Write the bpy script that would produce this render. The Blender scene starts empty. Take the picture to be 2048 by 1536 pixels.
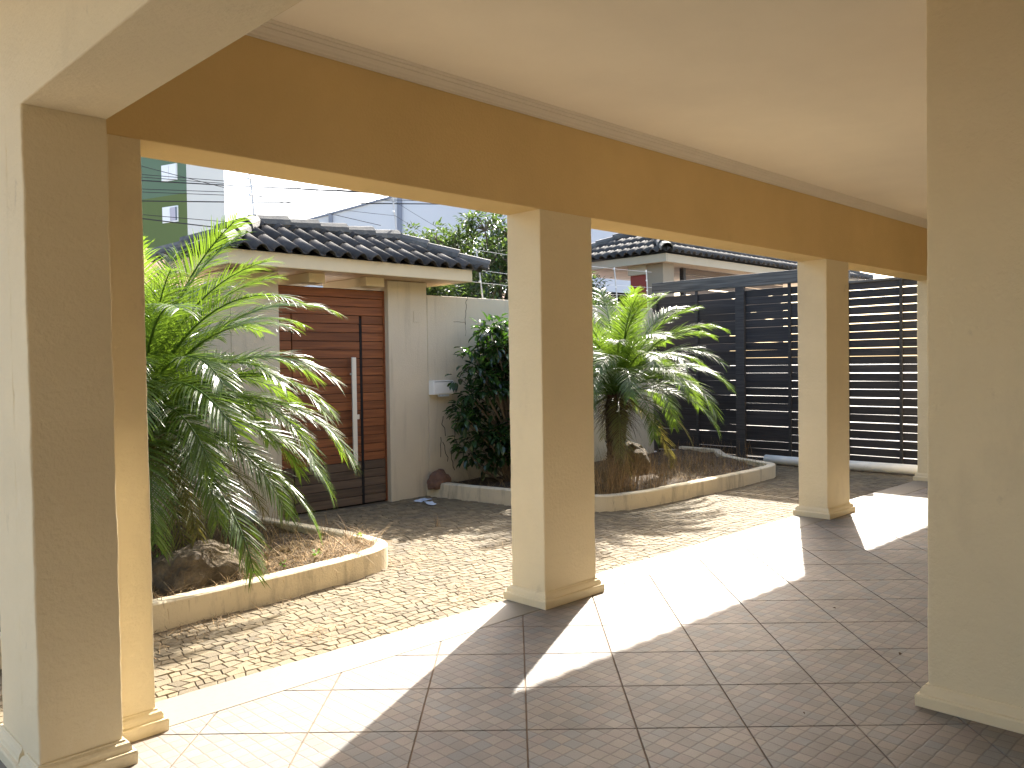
import bpy, bmesh, math, random
from mathutils import Vector, Matrix, noise
R = math.radians
C = bpy.context.scene.collection
SC = bpy.context.scene

# ------------------------------------------------------------------ camera
cam_d = bpy.data.cameras.new('camera'); cam = bpy.data.objects.new('camera', cam_d); C.objects.link(cam)
cam_d.sensor_width = 36.0; cam_d.lens = 1675.57 / 2048 * 36.0
cam_d.clip_start = 0.05; cam_d.clip_end = 900
f_ = Vector((0.70306798, 0.71070542, -0.02435616)); r_ = Vector((0.71059058, -0.70345442, -0.01459131)); u_ = Vector((0.02750357, 0.00704857, 0.99959685))
M = Matrix((( r_.x, u_.x, -f_.x, 0), (r_.y, u_.y, -f_.y, 0), (r_.z, u_.z, -f_.z, 1.6), (0, 0, 0, 1)))
cam.matrix_world = M
SC.camera = cam

# ------------------------------------------------------------------ light
SUN_AZ = R(27.2); SUN_EL = R(38.8)          # azimuth measured from +X towards +Y
SUN_DIR = Vector((math.cos(SUN_EL) * math.cos(SUN_AZ), math.cos(SUN_EL) * math.sin(SUN_AZ), math.sin(SUN_EL)))
world = bpy.data.worlds.new('World'); SC.world = world; world.use_nodes = True
nt = world.node_tree; nt.nodes.clear()
sky = nt.nodes.new('ShaderNodeTexSky'); sky.sky_type = 'NISHITA'; sky.sun_disc = False
sky.sun_elevation = SUN_EL; sky.sun_rotation = math.pi / 2 - SUN_AZ
sky.air_density = 1.0; sky.dust_density = 4.0; sky.ozone_density = 1.0
bg = nt.nodes.new('ShaderNodeBackground'); bg.inputs['Strength'].default_value = 0.15
wo = nt.nodes.new('ShaderNodeOutputWorld')
nt.links.new(sky.outputs[0], bg.inputs[0]); nt.links.new(bg.outputs[0], wo.inputs[0])
sun_d = bpy.data.lights.new('sun', 'SUN'); sun_d.energy = 5.0; sun_d.angle = R(0.53); sun_d.color = (1.0, 0.95, 0.86)
sun = bpy.data.objects.new('sun', sun_d); C.objects.link(sun)
sun.rotation_euler = SUN_DIR.to_track_quat('Z', 'Y').to_euler(); sun.location = (20, 15, 20)
vs = SC.view_settings; vs.view_transform = 'Standard'; vs.look = 'None'; vs.gamma = 1.0; vs.exposure = 2.0
try: vs.use_curve_mapping = False
except Exception: pass
SC.cycles.max_bounces = 10; SC.cycles.diffuse_bounces = 6; SC.cycles.glossy_bounces = 3
SC.cycles.transmission_bounces = 4; SC.cycles.transparent_max_bounces = 8

# ------------------------------------------------------------------ helpers
def tag(o, label=None, cat=None, group=None, kind=None):
    if label: o['label'] = label
    if cat: o['category'] = cat
    if group: o['group'] = group
    if kind: o['kind'] = kind
    return o
def link(name, me, parent=None):
    o = bpy.data.objects.new(name, me); C.objects.link(o)
    if parent is not None: o.parent = parent
    return o
def empty(name, label, cat, group=None, loc=(0, 0, 0)):
    o = bpy.data.objects.new(name, None); C.objects.link(o); o.location = loc; o.empty_display_size = 0.1
    return tag(o, label, cat, group)
class MB:
    def __init__(s): s.v = []; s.f = []; s.r = []
    def add(s, vs_, fs, rnd=0.5):
        n = len(s.v); s.v += [tuple(p) for p in vs_]; s.f += [tuple(i + n for i in q) for q in fs]; s.r += [rnd] * len(vs_)
    def box(s, x0, x1, y0, y1, z0, z1, rnd=0.5):
        s.add([(x0,y0,z0),(x1,y0,z0),(x1,y1,z0),(x0,y1,z0),(x0,y0,z1),(x1,y0,z1),(x1,y1,z1),(x0,y1,z1)],
              [(0,3,2,1),(4,5,6,7),(0,1,5,4),(1,2,6,5),(2,3,7,6),(3,0,4,7)], rnd)
    def tube(s, pts, rads, n=8, cap=True, rnd=0.5):
        pts = [Vector(p) for p in pts]
        if not hasattr(rads, '__len__'): rads = [rads] * len(pts)
        vv = []; ff = []
        prev = None
        for i, p in enumerate(pts):
            d = (pts[min(i+1, len(pts)-1)] - pts[max(i-1, 0)]).normalized()
            if prev is None:
                a = d.orthogonal().normalized()
            else:
                a = (prev - d * prev.dot(d));
                a = a.normalized() if a.length > 1e-6 else d.orthogonal().normalized()
            prev = a; b = d.cross(a)
            for k in range(n):
                t = 2 * math.pi * k / n
                vv.append(p + (a * math.cos(t) + b * math.sin(t)) * rads[i])
        for i in range(len(pts) - 1):
            for k in range(n):
                ff.append((i*n+k, i*n+(k+1) % n, (i+1)*n+(k+1) % n, (i+1)*n+k))
        if cap:
            ff.append(tuple(range(n-1, -1, -1))); ff.append(tuple((len(pts)-1)*n + k for k in range(n)))
        s.add(vv, ff, rnd)
    def prism(s, poly, z0, z1, rnd=0.5):
        n = len(poly)
        s.add([(x, y, z0) for x, y in poly] + [(x, y, z1) for x, y in poly],
              [tuple(range(n-1, -1, -1)), tuple(range(n, 2*n))] + [(i, (i+1) % n, n+(i+1) % n, n+i) for i in range(n)], rnd)
    def mesh(s, name, m, smooth=False):
        me = bpy.data.meshes.new(name); me.from_pydata(s.v, [], s.f)
        at = me.attributes.new('rnd', 'FLOAT', 'POINT'); at.data.foreach_set('value', s.r)
        me.materials.append(m)
        if smooth:
            me.polygons.foreach_set('use_smooth', [True] * len(me.polygons))
        me.update(); return me
    def build(s, name, m, parent=None, smooth=False, bevel=0.0):
        me = s.mesh(name, m, smooth)
        if bevel: bevel_mesh(me, bevel)
        return link(name, me, parent)
def bevel_mesh(me, w, seg=2):
    bm = bmesh.new(); bm.from_mesh(me)
    es = [e for e in bm.edges if len(e.link_faces) == 2 and e.calc_face_angle(0) > R(40)]
    bmesh.ops.bevel(bm, geom=es, offset=w, segments=seg, profile=0.5, affect='EDGES', clamp_overlap=True)
    bm.to_mesh(me); bm.free()

# ------------------------------------------------------------------ materials
def material(name, col, rough=0.8, var=0.0, vscale=8.0, bump=0.0, bscale=60.0, rndvar=0.0, spec=0.4, stain=None, coord='Object',
             objvar=0.0, hue2=None, metal=0.0):
    m = bpy.data.materials.new(name); m.use_nodes = True
    n = m.node_tree.nodes; l = m.node_tree.links; b = n['Principled BSDF']
    b.inputs['Roughness'].default_value = rough; b.inputs['Specular IOR Level'].default_value = spec
    b.inputs['Metallic'].default_value = metal
    geo = n.new('ShaderNodeNewGeometry'); tc = n.new('ShaderNodeTexCoord')
    vec = geo.outputs['Position'] if coord == 'World' else tc.outputs['Object']
    rgb = n.new('ShaderNodeRGB'); rgb.outputs[0].default_value = (*col, 1)
    cur = rgb.outputs[0]
    def mixc(fac, a, bcol, mode='MIX'):
        x = n.new('ShaderNodeMix'); x.data_type = 'RGBA'; x.blend_type = mode
        if isinstance(fac, float): x.inputs[0].default_value = fac
        else: l.new(fac, x.inputs[0])
        l.new(a, x.inputs[6])
        if isinstance(bcol, tuple): x.inputs[7].default_value = (*bcol, 1)
        else: l.new(bcol, x.inputs[7])
        return x.outputs[2]
    def ramp(v, lo, hi, a=0.0, bb=1.0):
        x = n.new('ShaderNodeMapRange'); x.inputs[1].default_value = lo; x.inputs[2].default_value = hi
        x.inputs[3].default_value = a; x.inputs[4].default_value = bb; l.new(v, x.inputs[0]); return x.outputs[0]
    def scale(v, sx, sy, sz):
        x = n.new('ShaderNodeMapping'); x.inputs['Scale'].default_value = (sx, sy, sz); l.new(v, x.inputs[0]); return x.outputs[0]
    def nz(sc, det=6.0, v=None, ro=0.6):
        x = n.new('ShaderNodeTexNoise'); x.inputs['Scale'].default_value = sc; x.inputs['Detail'].default_value = det; x.inputs['Roughness'].default_value = ro
        l.new(v if v is not None else vec, x.inputs['Vector']); return x.outputs[0]
    if hue2: cur = mixc(ramp(nz(vscale * 0.6, 5), 0.42, 0.62), cur, hue2)
    if var:
        cur = mixc(1.0, cur, scalar_to_rgb(n, l, ramp(nz(vscale), 0.25, 0.75, 1 - var, 1 + var)), 'MULTIPLY')
    if rndvar:
        at = n.new('ShaderNodeAttribute'); at.attribute_name = 'rnd'
        cur = mixc(1.0, cur, scalar_to_rgb(n, l, ramp(at.outputs['Fac'], 0, 1, 1 - rndvar, 1 + rndvar)), 'MULTIPLY')
    if objvar:
        oi = n.new('ShaderNodeObjectInfo')
        cur = mixc(1.0, cur, scalar_to_rgb(n, l, ramp(oi.outputs['Random'], 0, 1, 1 - objvar, 1 + objvar)), 'MULTIPLY')
    if stain:
        for (scol, sc, lo, hi, stretch, amt) in stain:
            vv = scale(vec, *stretch)
            cur = mixc(ramp(nz(sc, 8, vv, 0.65), lo, hi, 0.0, amt), cur, scol)
    l.new(cur, b.inputs['Base Color'])
    if bump:
        bp = n.new('ShaderNodeBump'); bp.inputs['Strength'].default_value = 1.0; bp.inputs['Distance'].default_value = bump
        l.new(nz(bscale, 5), bp.inputs['Height']); l.new(bp.outputs[0], b.inputs['Normal'])
    m['_'] = 0
    return m
def scalar_to_rgb(n, l, v):
    x = n.new('ShaderNodeCombineColor'); 
    for i in range(3): l.new(v, x.inputs[i])
    return x.outputs[0]

plaster = material('cream_plaster', (0.76, 0.65, 0.44), 0.85, 0.07, 1.3, 0.0045, 48, coord='World',
                   stain=[((0.46, 0.38, 0.27), 1.6, 0.58, 0.80, (1, 1, 0.45), 0.4), ((0.36, 0.29, 0.20), 6.0, 0.66, 0.76, (1, 1, 0.7), 0.4), ((0.82, 0.74, 0.58), 4.5, 0.64, 0.74, (1, 1, 0.6), 0.35)])
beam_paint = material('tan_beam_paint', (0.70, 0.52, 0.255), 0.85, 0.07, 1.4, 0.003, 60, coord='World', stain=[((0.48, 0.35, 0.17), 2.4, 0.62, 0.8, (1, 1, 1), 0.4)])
ceil_paint = material('ceiling_paint', (0.88, 0.80, 0.665), 0.9, 0.06, 0.9, 0.0012, 40, coord='World')
crown_paint = material('crown_white', (0.78, 0.71, 0.60), 0.7, 0.03, 3, 0.0, coord='World')
wall_plaster = material('garden_wall_plaster', (0.58, 0.505, 0.375), 0.9, 0.07, 1.2, 0.004, 70, coord='World',
                        stain=[((0.22, 0.185, 0.14), 2.2, 0.54, 0.78, (2.6, 2.6, 0.22), 0.5)])
kerb_plaster = material('planter_plaster', (0.66, 0.57, 0.41), 0.9, 0.08, 3, 0.004, 60, coord='World',
                        stain=[((0.16, 0.13, 0.09), 4.0, 0.52, 0.76, (1.6, 1.6, 0.35), 0.75), ((0.10, 0.085, 0.06), 9.0, 0.60, 0.72, (2.2, 2.2, 0.5), 0.6)])
grout = material('brown_grout', (0.20, 0.145, 0.10), 0.95, 0.2, 14, coord='World')
granite = material('pale_granite', (0.20, 0.175, 0.135), 0.6, 0.0, 8, 0.0, coord='World',
                   stain=[((0.17, 0.14, 0.105), 26, 0.52, 0.66, (1, 2.6, 1), 0.55)])
cobble_m = material('cobble_stone', (0.165, 0.128, 0.074), 0.85, 0.14, 30, 0.003, 130, rndvar=0.30, coord='World',
                    stain=[((0.075, 0.064, 0.05), 1.5, 0.52, 0.70, (1, 1, 1), 0.55), ((0.13, 0.105, 0.075), 5, 0.5, 0.7, (1, 1, 1), 0.5)])
sand_joint = material('sandy_joint', (0.105, 0.080, 0.052), 0.95, 0.3, 30, 0.003, 120, coord='World')
soil_m = material('dry_soil', (0.055, 0.037, 0.023), 0.95, 0.35, 12, 0.02, 25, coord='World', hue2=(0.09, 0.062, 0.036))
street_m = material('street_concrete', (0.24, 0.225, 0.20), 0.9, 0.1, 2, 0.002, 40, coord='World')
roof_tile_m = material('dark_roof_tile', (0.064, 0.059, 0.055), 0.85, 0.22, 9, 0.003, 90, objvar=0.32, coord='World', spec=0.12,
                       stain=[((0.13, 0.123, 0.107), 7, 0.54, 0.72, (1, 1, 1), 0.55), ((0.03, 0.03, 0.03), 4, 0.56, 0.74, (1, 1, 1), 0.5)])
ridge_tile_m = material('weathered_ridge_tile', (0.10, 0.096, 0.088), 0.8, 0.2, 12, 0.004, 80, objvar=0.2, coord='World',
                        stain=[((0.24, 0.215, 0.165), 9, 0.50, 0.70, (1, 1, 1), 0.6), ((0.05, 0.05, 0.05), 5, 0.55, 0.72, (1, 1, 1), 0.6)])
fascia_m = material('cream_fascia', (0.66, 0.55, 0.36), 0.7, 0.05, 3, 0.001, 60, coord='World', stain=[((0.30, 0.25, 0.18), 3, 0.62, 0.8, (1, 1, 4), 0.4)])
pink_board = material('soffit_board', (0.62, 0.45, 0.30), 0.6, 0.08, 6, objvar=0.08, coord='World')
handle_m = material('brushed_handle', (0.72, 0.68, 0.58), 0.45, 0.0, spec=0.5)
white_m = material('white_paint', (0.78, 0.78, 0.76), 0.5, 0.03, 9)
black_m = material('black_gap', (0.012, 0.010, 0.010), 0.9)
dark_metal = material('dark_metal', (0.035, 0.034, 0.04), 0.55, 0.2, 10, spec=0.5)
steel_m = material('galvanised_rod', (0.55, 0.55, 0.55), 0.5, metal=0.3)
pvc_m = material('white_pvc', (0.72, 0.71, 0.67), 0.5, 0.08, 4, coord='World', stain=[((0.25, 0.2, 0.14), 6, 0.6, 0.75, (1, 1, 1), 0.5)])
rock_m = material('brown_rock', (0.10, 0.075, 0.05), 0.95, 0.5, 9, 0.03, 30, coord='World', hue2=(0.17, 0.13, 0.085))
dome_m = material('clay_rock', (0.15, 0.085, 0.06), 0.95, 0.2, 20, 0.006, 60)
straw_m = material('dry_straw', (0.27, 0.175, 0.08), 0.8, 0.0, rndvar=0.65)
brown_fibre = material('palm_fibre', (0.105, 0.065, 0.036), 0.9, 0.3, 25, 0.008, 60, rndvar=0.5)
bark_m = material('bark', (0.16, 0.125, 0.09), 0.95, 0.3, 18, 0.01, 40)
red_m = material('dark_red_wall', (0.27, 0.055, 0.04), 0.8, 0.06, 3, coord='World')
green_m = material('green_facade', (0.105, 0.14, 0.045), 0.9, 0.05, 0.3, coord='World')
green2_m = material('hazed_green_facade', (0.105, 0.16, 0.10), 0.9, 0.05, 0.3, coord='World')  # distance haze mixed into the upper band's green
pale_m = material('pale_grey_facade', (0.52, 0.53, 0.50), 0.9, 0.03, 0.2, coord='World')
shed_m = material('shed_cladding', (0.46, 0.48, 0.52), 0.8, 0.03, 0.2, coord='World')
shed_trim = material('shed_trim', (0.17, 0.19, 0.24), 0.8)
pane_m = material('window_pane', (0.10, 0.12, 0.15), 0.15, spec=0.6)
curtain_m = material('curtain', (0.46, 0.43, 0.48), 0.9)
redtile_m = material('terracotta_tile', (0.20, 0.085, 0.06), 0.9, 0.25, 6, 0.004, 40, objvar=0.2, coord='World')
paper_m = material('blue_white_paper', (0.55, 0.62, 0.72), 0.8, 0.15, 40)
insul_m = material('white_insulator', (0.8, 0.8, 0.78), 0.35)
cable_m = material('black_cable', (0.02, 0.02, 0.022), 0.7)
shaded_m = material('shaded_plaster', (0.27, 0.23, 0.17), 0.9, 0.06, 2, coord='World')  # cream pillar's shade put into a darker plaster colour
fascia_dull = material('dull_fascia', (0.42, 0.37, 0.28), 0.8, 0.06, 2, coord='World')
crack_m = material('crack_dark', (0.05, 0.045, 0.04), 0.95)

def wood_material(name, col, along, dark, rough=0.55, objvar=0.25, grain=0.35):
    m = bpy.data.materials.new(name); m.use_nodes = True
    n = m.node_tree.nodes; l = m.node_tree.links; b = n['Principled BSDF']
    b.inputs['Roughness'].default_value = rough; b.inputs['Specular IOR Level'].default_value = 0.35
    geo = n.new('ShaderNodeNewGeometry'); oi = n.new('ShaderNodeObjectInfo')
    mp = n.new('ShaderNodeMapping'); mp.inputs['Scale'].default_value = (1.5, 40, 40) if along == 'x' else (40, 1.5, 40)
    l.new(geo.outputs['Position'], mp.inputs[0])
    ad = n.new('ShaderNodeVectorMath'); ad.operation = 'ADD'
    cx = n.new('ShaderNodeCombineXYZ')
    mu = n.new('ShaderNodeMath'); mu.operation = 'MULTIPLY'; mu.inputs[1].default_value = 50
    l.new(oi.outputs['Random'], mu.inputs[0])
    for i in range(3): l.new(mu.outputs[0], cx.inputs[i])
    l.new(mp.outputs[0], ad.inputs[0]); l.new(cx.outputs[0], ad.inputs[1])
    nz = n.new('ShaderNodeTexNoise'); nz.inputs['Scale'].default_value = 1.0; nz.inputs['Detail'].default_value = 6
    l.new(ad.outputs[0], nz.inputs['Vector'])
    mr = n.new('ShaderNodeMapRange'); mr.inputs[1].default_value = 0.3; mr.inputs[2].default_value = 0.75; mr.inputs[3].default_value = 0; mr.inputs[4].default_value = 1
    l.new(nz.outputs[0], mr.inputs[0])
    mx = n.new('ShaderNodeMix'); mx.data_type = 'RGBA'; l.new(mr.outputs[0], mx.inputs[0])
    mx.inputs[6].default_value = (*[c * (1 + grain * 0.5) for c in col], 1); mx.inputs[7].default_value = (*dark, 1)
    mo = n.new('ShaderNodeMapRange'); mo.inputs[3].default_value = 1 - objvar; mo.inputs[4].default_value = 1 + objvar
    l.new(oi.outputs['Random'], mo.inputs[0])
    mm = n.new('ShaderNodeMix'); mm.data_type = 'RGBA'; mm.blend_type = 'MULTIPLY'; mm.inputs[0].default_value = 1
    l.new(mx.outputs[2], mm.inputs[6]); l.new(scalar_to_rgb(n, l, mo.outputs[0]), mm.inputs[7])
    l.new(mm.outputs[2], b.inputs['Base Color'])
    bp = n.new('ShaderNodeBump'); bp.inputs['Distance'].default_value = 0.002; l.new(nz.outputs[0], bp.inputs['Height']); l.new(bp.outputs[0], b.inputs['Normal'])
    return m
door_wood = wood_material('red_brown_plank', (0.225, 0.078, 0.027), 'x', (0.125, 0.040, 0.015))
door_wood_grey = wood_material('weathered_plank', (0.125, 0.085, 0.058), 'x', (0.075, 0.052, 0.038))
slat_wood = wood_material('charcoal_slat', (0.031, 0.028, 0.029), 'y', (0.016, 0.0145, 0.016), 0.6, 0.3)
rail_wood = wood_material('weathered_rail', (0.10, 0.098, 0.094), 'y', (0.035, 0.034, 0.033), 0.8, 0.1, 0.8)
post_wood = wood_material('gate_post_wood', (0.044, 0.042, 0.042), 'y', (0.022, 0.021, 0.022), 0.7, 0.2)

def leaf_material(name, col, trans, rough=0.35, tmix=0.35, rndvar=0.35, spec=0.5, tip=None):
    m = bpy.data.materials.new(name); m.use_nodes = True
    n = m.node_tree.nodes; l = m.node_tree.links; b = n['Principled BSDF']; out = n['Material Output']
    b.inputs['Roughness'].default_value = rough; b.inputs['Specular IOR Level'].default_value = spec
    at = n.new('ShaderNodeAttribute'); at.attribute_name = 'rnd'
    def varied(c):
        mr = n.new('ShaderNodeMapRange'); mr.inputs[3].default_value = 1 - rndvar; mr.inputs[4].default_value = 1 + rndvar
        l.new(at.outputs['Fac'], mr.inputs[0])
        mm = n.new('ShaderNodeMix'); mm.data_type = 'RGBA'; mm.blend_type = 'MULTIPLY'; mm.inputs[0].default_value = 1
        mm.inputs[6].default_value = (*c, 1); l.new(scalar_to_rgb(n, l, mr.outputs[0]), mm.inputs[7]); return mm.outputs[2]
    l.new(varied(col), b.inputs['Base Color'])
    tr = n.new('ShaderNodeBsdfTranslucent'); l.new(varied(trans), tr.inputs[0])
    mx = n.new('ShaderNodeMixShader'); mx.inputs[0].default_value = tmix
    l.new(b.outputs[0], mx.inputs[1]); l.new(tr.outputs[0], mx.inputs[2]); l.new(mx.outputs[0], out.inputs[0])
    return m
palm_leaf = leaf_material('palm_leaflet', (0.045, 0.082, 0.018), (0.17, 0.27, 0.022), 0.33, 0.38, 0.4, 0.42)
palm_old = leaf_material('palm_leaflet_old', (0.10, 0.105, 0.03), (0.32, 0.26, 0.05), 0.4, 0.3, 0.4)
bush_leaf = leaf_material('dark_glossy_leaf', (0.022, 0.050, 0.018), (0.10, 0.24, 0.02), 0.25, 0.18, 0.5, 0.6)
tree_leaf = leaf_material('tree_leaf', (0.040, 0.068, 0.022), (0.12, 0.19, 0.03), 0.35, 0.28, 0.55, 0.5)
weed_leaf = leaf_material('fresh_weed_leaf', (0.09, 0.20, 0.02), (0.24, 0.46, 0.03), 0.4, 0.35, 0.3)
shrub_leaf = leaf_material('small_shrub_leaf', (0.05, 0.11, 0.025), (0.16, 0.32, 0.03), 0.35, 0.3, 0.5)

def tile_material():
    m = bpy.data.materials.new('floor_tile_print'); m.use_nodes = True
    n = m.node_tree.nodes; l = m.node_tree.links; b = n['Principled BSDF']
    b.inputs['Roughness'].default_value = 0.55; b.inputs['Specular IOR Level'].default_value = 0.16
    geo = n.new('ShaderNodeNewGeometry'); sp = n.new('ShaderNodeSeparateXYZ'); l.new(geo.outputs['Position'], sp.inputs[0])
    def math_(op, a, bb=None):
        x = n.new('ShaderNodeMath'); x.operation = op
        if isinstance(a, (int, float)): x.inputs[0].default_value = a
        else: l.new(a, x.inputs[0])
        if bb is not None:
            if isinstance(bb, (int, float)): x.inputs[1].default_value = bb
            else: l.new(bb, x.inputs[1])
        return x.outputs[0]
    nzw = n.new('ShaderNodeTexNoise'); nzw.inputs['Scale'].default_value = 14; nzw.inputs['Detail'].default_value = 3; l.new(geo.outputs['Position'], nzw.inputs['Vector'])
    wob = math_('MULTIPLY', math_('SUBTRACT', nzw.outputs[0], 0.5), 0.20)
    S = 1 / 0.0678
    ux = math_('ADD', math_('MULTIPLY', math_('SUBTRACT', sp.outputs[0], 2.5782), S), wob)
    uy = math_('ADD', math_('MULTIPLY', math_('SUBTRACT', sp.outputs[1], 2.5446), S), wob)
    ix = math_('FLOOR', ux); iy = math_('FLOOR', uy)
    fx = math_('SUBTRACT', ux, ix); fy = math_('SUBTRACT', uy, iy)
    ex = math_('MINIMUM', fx, math_('SUBTRACT', 1.0, fx)); ey = math_('MINIMUM', fy, math_('SUBTRACT', 1.0, fy))
    e = math_('MINIMUM', ex, ey)
    cv = n.new('ShaderNodeCombineXYZ'); l.new(ix, cv.inputs[0]); l.new(iy, cv.inputs[1])
    wn = n.new('ShaderNodeTexWhiteNoise'); wn.noise_dimensions = '2D'; l.new(cv.outputs[0], wn.inputs['Vector'])
    cr = n.new('ShaderNodeValToRGB'); l.new(wn.outputs[0], cr.inputs[0])
    els = cr.color_ramp.elements; els[0].position = 0.0; els[0].color = (0.190, 0.173, 0.157, 1); els[1].position = 1.0; els[1].color = (0.268, 0.240, 0.202, 1)
    for p, c in ((0.22, (0.238, 0.198, 0.178, 1)), (0.40, (0.175, 0.188, 0.193, 1)), (0.55, (0.263, 0.225, 0.187, 1)), (0.75, (0.207, 0.204, 0.193, 1)), (0.9, (0.284, 0.251, 0.213, 1))):
        k = els.new(p); k.color = c
    cr.color_ramp.interpolation = 'CONSTANT'
    n1 = n.new('ShaderNodeTexNoise'); n1.inputs['Scale'].default_value = 170; n1.inputs['Detail'].default_value = 4; l.new(geo.outputs['Position'], n1.inputs['Vector'])
    n2 = n.new('ShaderNodeTexNoise'); n2.inputs['Scale'].default_value = 2.3; n2.inputs['Detail'].default_value = 5; l.new(geo.outputs['Position'], n2.inputs['Vector'])
    def mrange(v, a, bb, c, d):
        x = n.new('ShaderNodeMapRange'); x.inputs[1].default_value = a; x.inputs[2].default_value = bb; x.inputs[3].default_value = c; x.inputs[4].default_value = d; l.new(v, x.inputs[0]); return x.outputs[0]
    def mult(a, v):
        x = n.new('ShaderNodeMix'); x.data_type = 'RGBA'; x.blend_type = 'MULTIPLY'; x.inputs[0].default_value = 1; l.new(a, x.inputs[6]); l.new(scalar_to_rgb(n, l, v), x.inputs[7]); return x.outputs[2]
    mixp = n.new('ShaderNodeMix'); mixp.data_type = 'RGBA'; mixp.inputs[0].default_value = 0.5
    l.new(cr.outputs[0], mixp.inputs[6]); mixp.inputs[7].default_value = (0.233, 0.207, 0.178, 1)
    col = mult(mixp.outputs[2], mrange(n1.outputs[0], 0.3, 0.7, 0.88, 1.12))
    col = mult(col, mrange(n2.outputs[0], 0.3, 0.7, 0.88, 1.08))
    oi = n.new('ShaderNodeObjectInfo'); col = mult(col, mrange(oi.outputs['Random'], 0, 1, 0.91, 1.08))
    ln = n.new('ShaderNodeMix'); ln.data_type = 'RGBA'; l.new(mrange(e, 0.02, 0.08, 0.34, 0.0), ln.inputs[0]); l.new(col, ln.inputs[6]); ln.inputs[7].default_value = (0.057, 0.053, 0.047, 1)
    l.new(ln.outputs[2], b.inputs['Base Color'])
    l.new(mrange(n1.outputs[0], 0.3, 0.7, 0.5, 0.65), b.inputs['Roughness'])
    bp = n.new('ShaderNodeBump'); bp.inputs['Distance'].default_value = 0.0012; l.new(mrange(e, 0.0, 0.10, 0, 1), bp.inputs['Height']); l.new(bp.outputs[0], b.inputs['Normal'])
    return m
tile_m = tile_material()

# ------------------------------------------------------------------ dimensions (metres, porch floor z = 0)
GZ = -0.15                     # garden paving level
Y0, ZB, ZC = 3.733, 2.597, 3.256
YT, YE = 3.729, 4.055          # tile edge, outer edge of threshold
D = 0.308; W = 0.521

# ------------------------------------------------------------------ ground
m = MB(); m.add([(-400, -400, GZ - 0.09), (400, -400, GZ - 0.09), (400, 400, GZ - 0.09), (-400, 400, GZ - 0.09)], [(0, 1, 2, 3)])
tag(m.build('ground', street_m), kind='structure')

# --- porch slab, tiles
def clip(poly, a, b, c):      # keep a*x+b*y <= c
    out = []
    for i in range(len(poly)):
        p, q = poly[i], poly[(i + 1) % len(poly)]
        dp, dq = a * p[0] + b * p[1] - c, a * q[0] + b * q[1] - c
        if dp <= 0: out.append(p)
        if (dp < 0) != (dq < 0) and abs(dp - dq) > 1e-9:
            t = dp / (dp - dq); out.append((p[0] + t * (q[0] - p[0]), p[1] + t * (q[1] - p[1])))
    return out
PX0, PX1, PY0 = -5.5, 12.2, -1.6
m = MB(); m.box(PX0, PX1, PY0, YT, -0.24, -0.006)
floor = tag(m.build('porch_floor', grout), kind='structure')
def tile_solid(mb, poly):
    n = len(poly); cx = sum(p[0] for p in poly) / n; cy = sum(p[1] for p in poly) / n
    def ins(p, d):
        v = Vector((p[0] - cx, p[1] - cy)); L = v.length
        return (cx + v.x * (1 - d / L), cy + v.y * (1 - d / L)) if L > d * 2 else p
    low = poly; top = [ins(p, 0.0025) for p in poly]
    vv = [(x, y, -0.010) for x, y in low] + [(x, y, -0.0018) for x, y in low] + [(x, y, 0.0) for x, y in top]
    ff = [tuple(range(2 * n, 3 * n))]
    for i in range(n):
        j = (i + 1) % n
        ff += [(i, j, n + j, n + i), (n + i, n + j, 2 * n + j, 2 * n + i)]
    mb.add(vv, ff)
S_ = 0.4792; ang = R(44.85); ca, sa = math.cos(ang), math.sin(ang); g = 0.0032
whole_me = None; tiles = []
for i in range(-22, 24):
    for j in range(-14, 22):
        q = []
        for di, dj in ((g / S_, g / S_), (1 - g / S_, g / S_), (1 - g / S_, 1 - g / S_), (g / S_, 1 - g / S_)):
            a, b = i + di, j + dj
            q.append((2.5782 + S_ * (a * ca + b * sa), 2.5446 + S_ * (-a * sa + b * ca)))
        cx = sum(p[0] for p in q) / 4; cy = sum(p[1] for p in q) / 4
        c = clip(clip(clip(clip(q, 0, 1, YT - 0.004), 1, 0, PX1), -1, 0, -PX0), 0, -1, -PY0)
        if len(c) < 3: continue
        ar = abs(sum(c[k][0] * c[(k + 1) % len(c)][1] - c[(k + 1) % len(c)][0] * c[k][1] for k in range(len(c)))) / 2
        if ar < 0.0008: continue
        if cx > 4.6 and cy < 0.9: continue
        v = Vector((cx, cy, 0)) - Vector((0, 0, 1.6)); dz = v.dot(f_)
        px = 1024 + 1675 * v.dot(r_) / max(dz, 0.01); py = 768 - 1675 * v.dot(u_) / max(dz, 0.01)
        vis = dz > 1.0 and -150 < px < 2200 and py < 1750
        tiles.append((0 if vis else 1, dz, c, len(c) == 4 and abs(ar - (S_ - 2 * g) ** 2) < 1e-5, cx, cy, q))
tiles.sort(key=lambda t: (t[0], t[1]))
rest = MB(); nt_ = 0
for vis, dz, c, whole, cx, cy, q in tiles:
    if vis or nt_ >= 290: tile_solid(rest, c); continue
    nt_ += 1
    if whole:
        if whole_me is None:
            mb = MB(); tile_solid(mb, [(p[0] - cx, p[1] - cy) for p in q]); whole_me = mb.mesh('floor_tile', tile_m)
        o = link('floor_tile', whole_me, floor); o.location = (cx, cy, 0)
        o.rotation_euler = (random.Random(nt_).uniform(-.0009, .0009), random.Random(nt_ + 999).uniform(-.0009, .0009), 0)
    else:
        mb = MB(); tile_solid(mb, c); mb.build('floor_tile', tile_m, floor)
tag(rest.build('floor_tiles_beyond', tile_m, floor), kind='stuff')
# threshold slab
m = MB(); m.box(PX0, PX1, YT + 0.002, YE, -0.26, 0.001)
tag(m.build('threshold_strip', granite, bevel=0.006), kind='structure')

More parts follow.
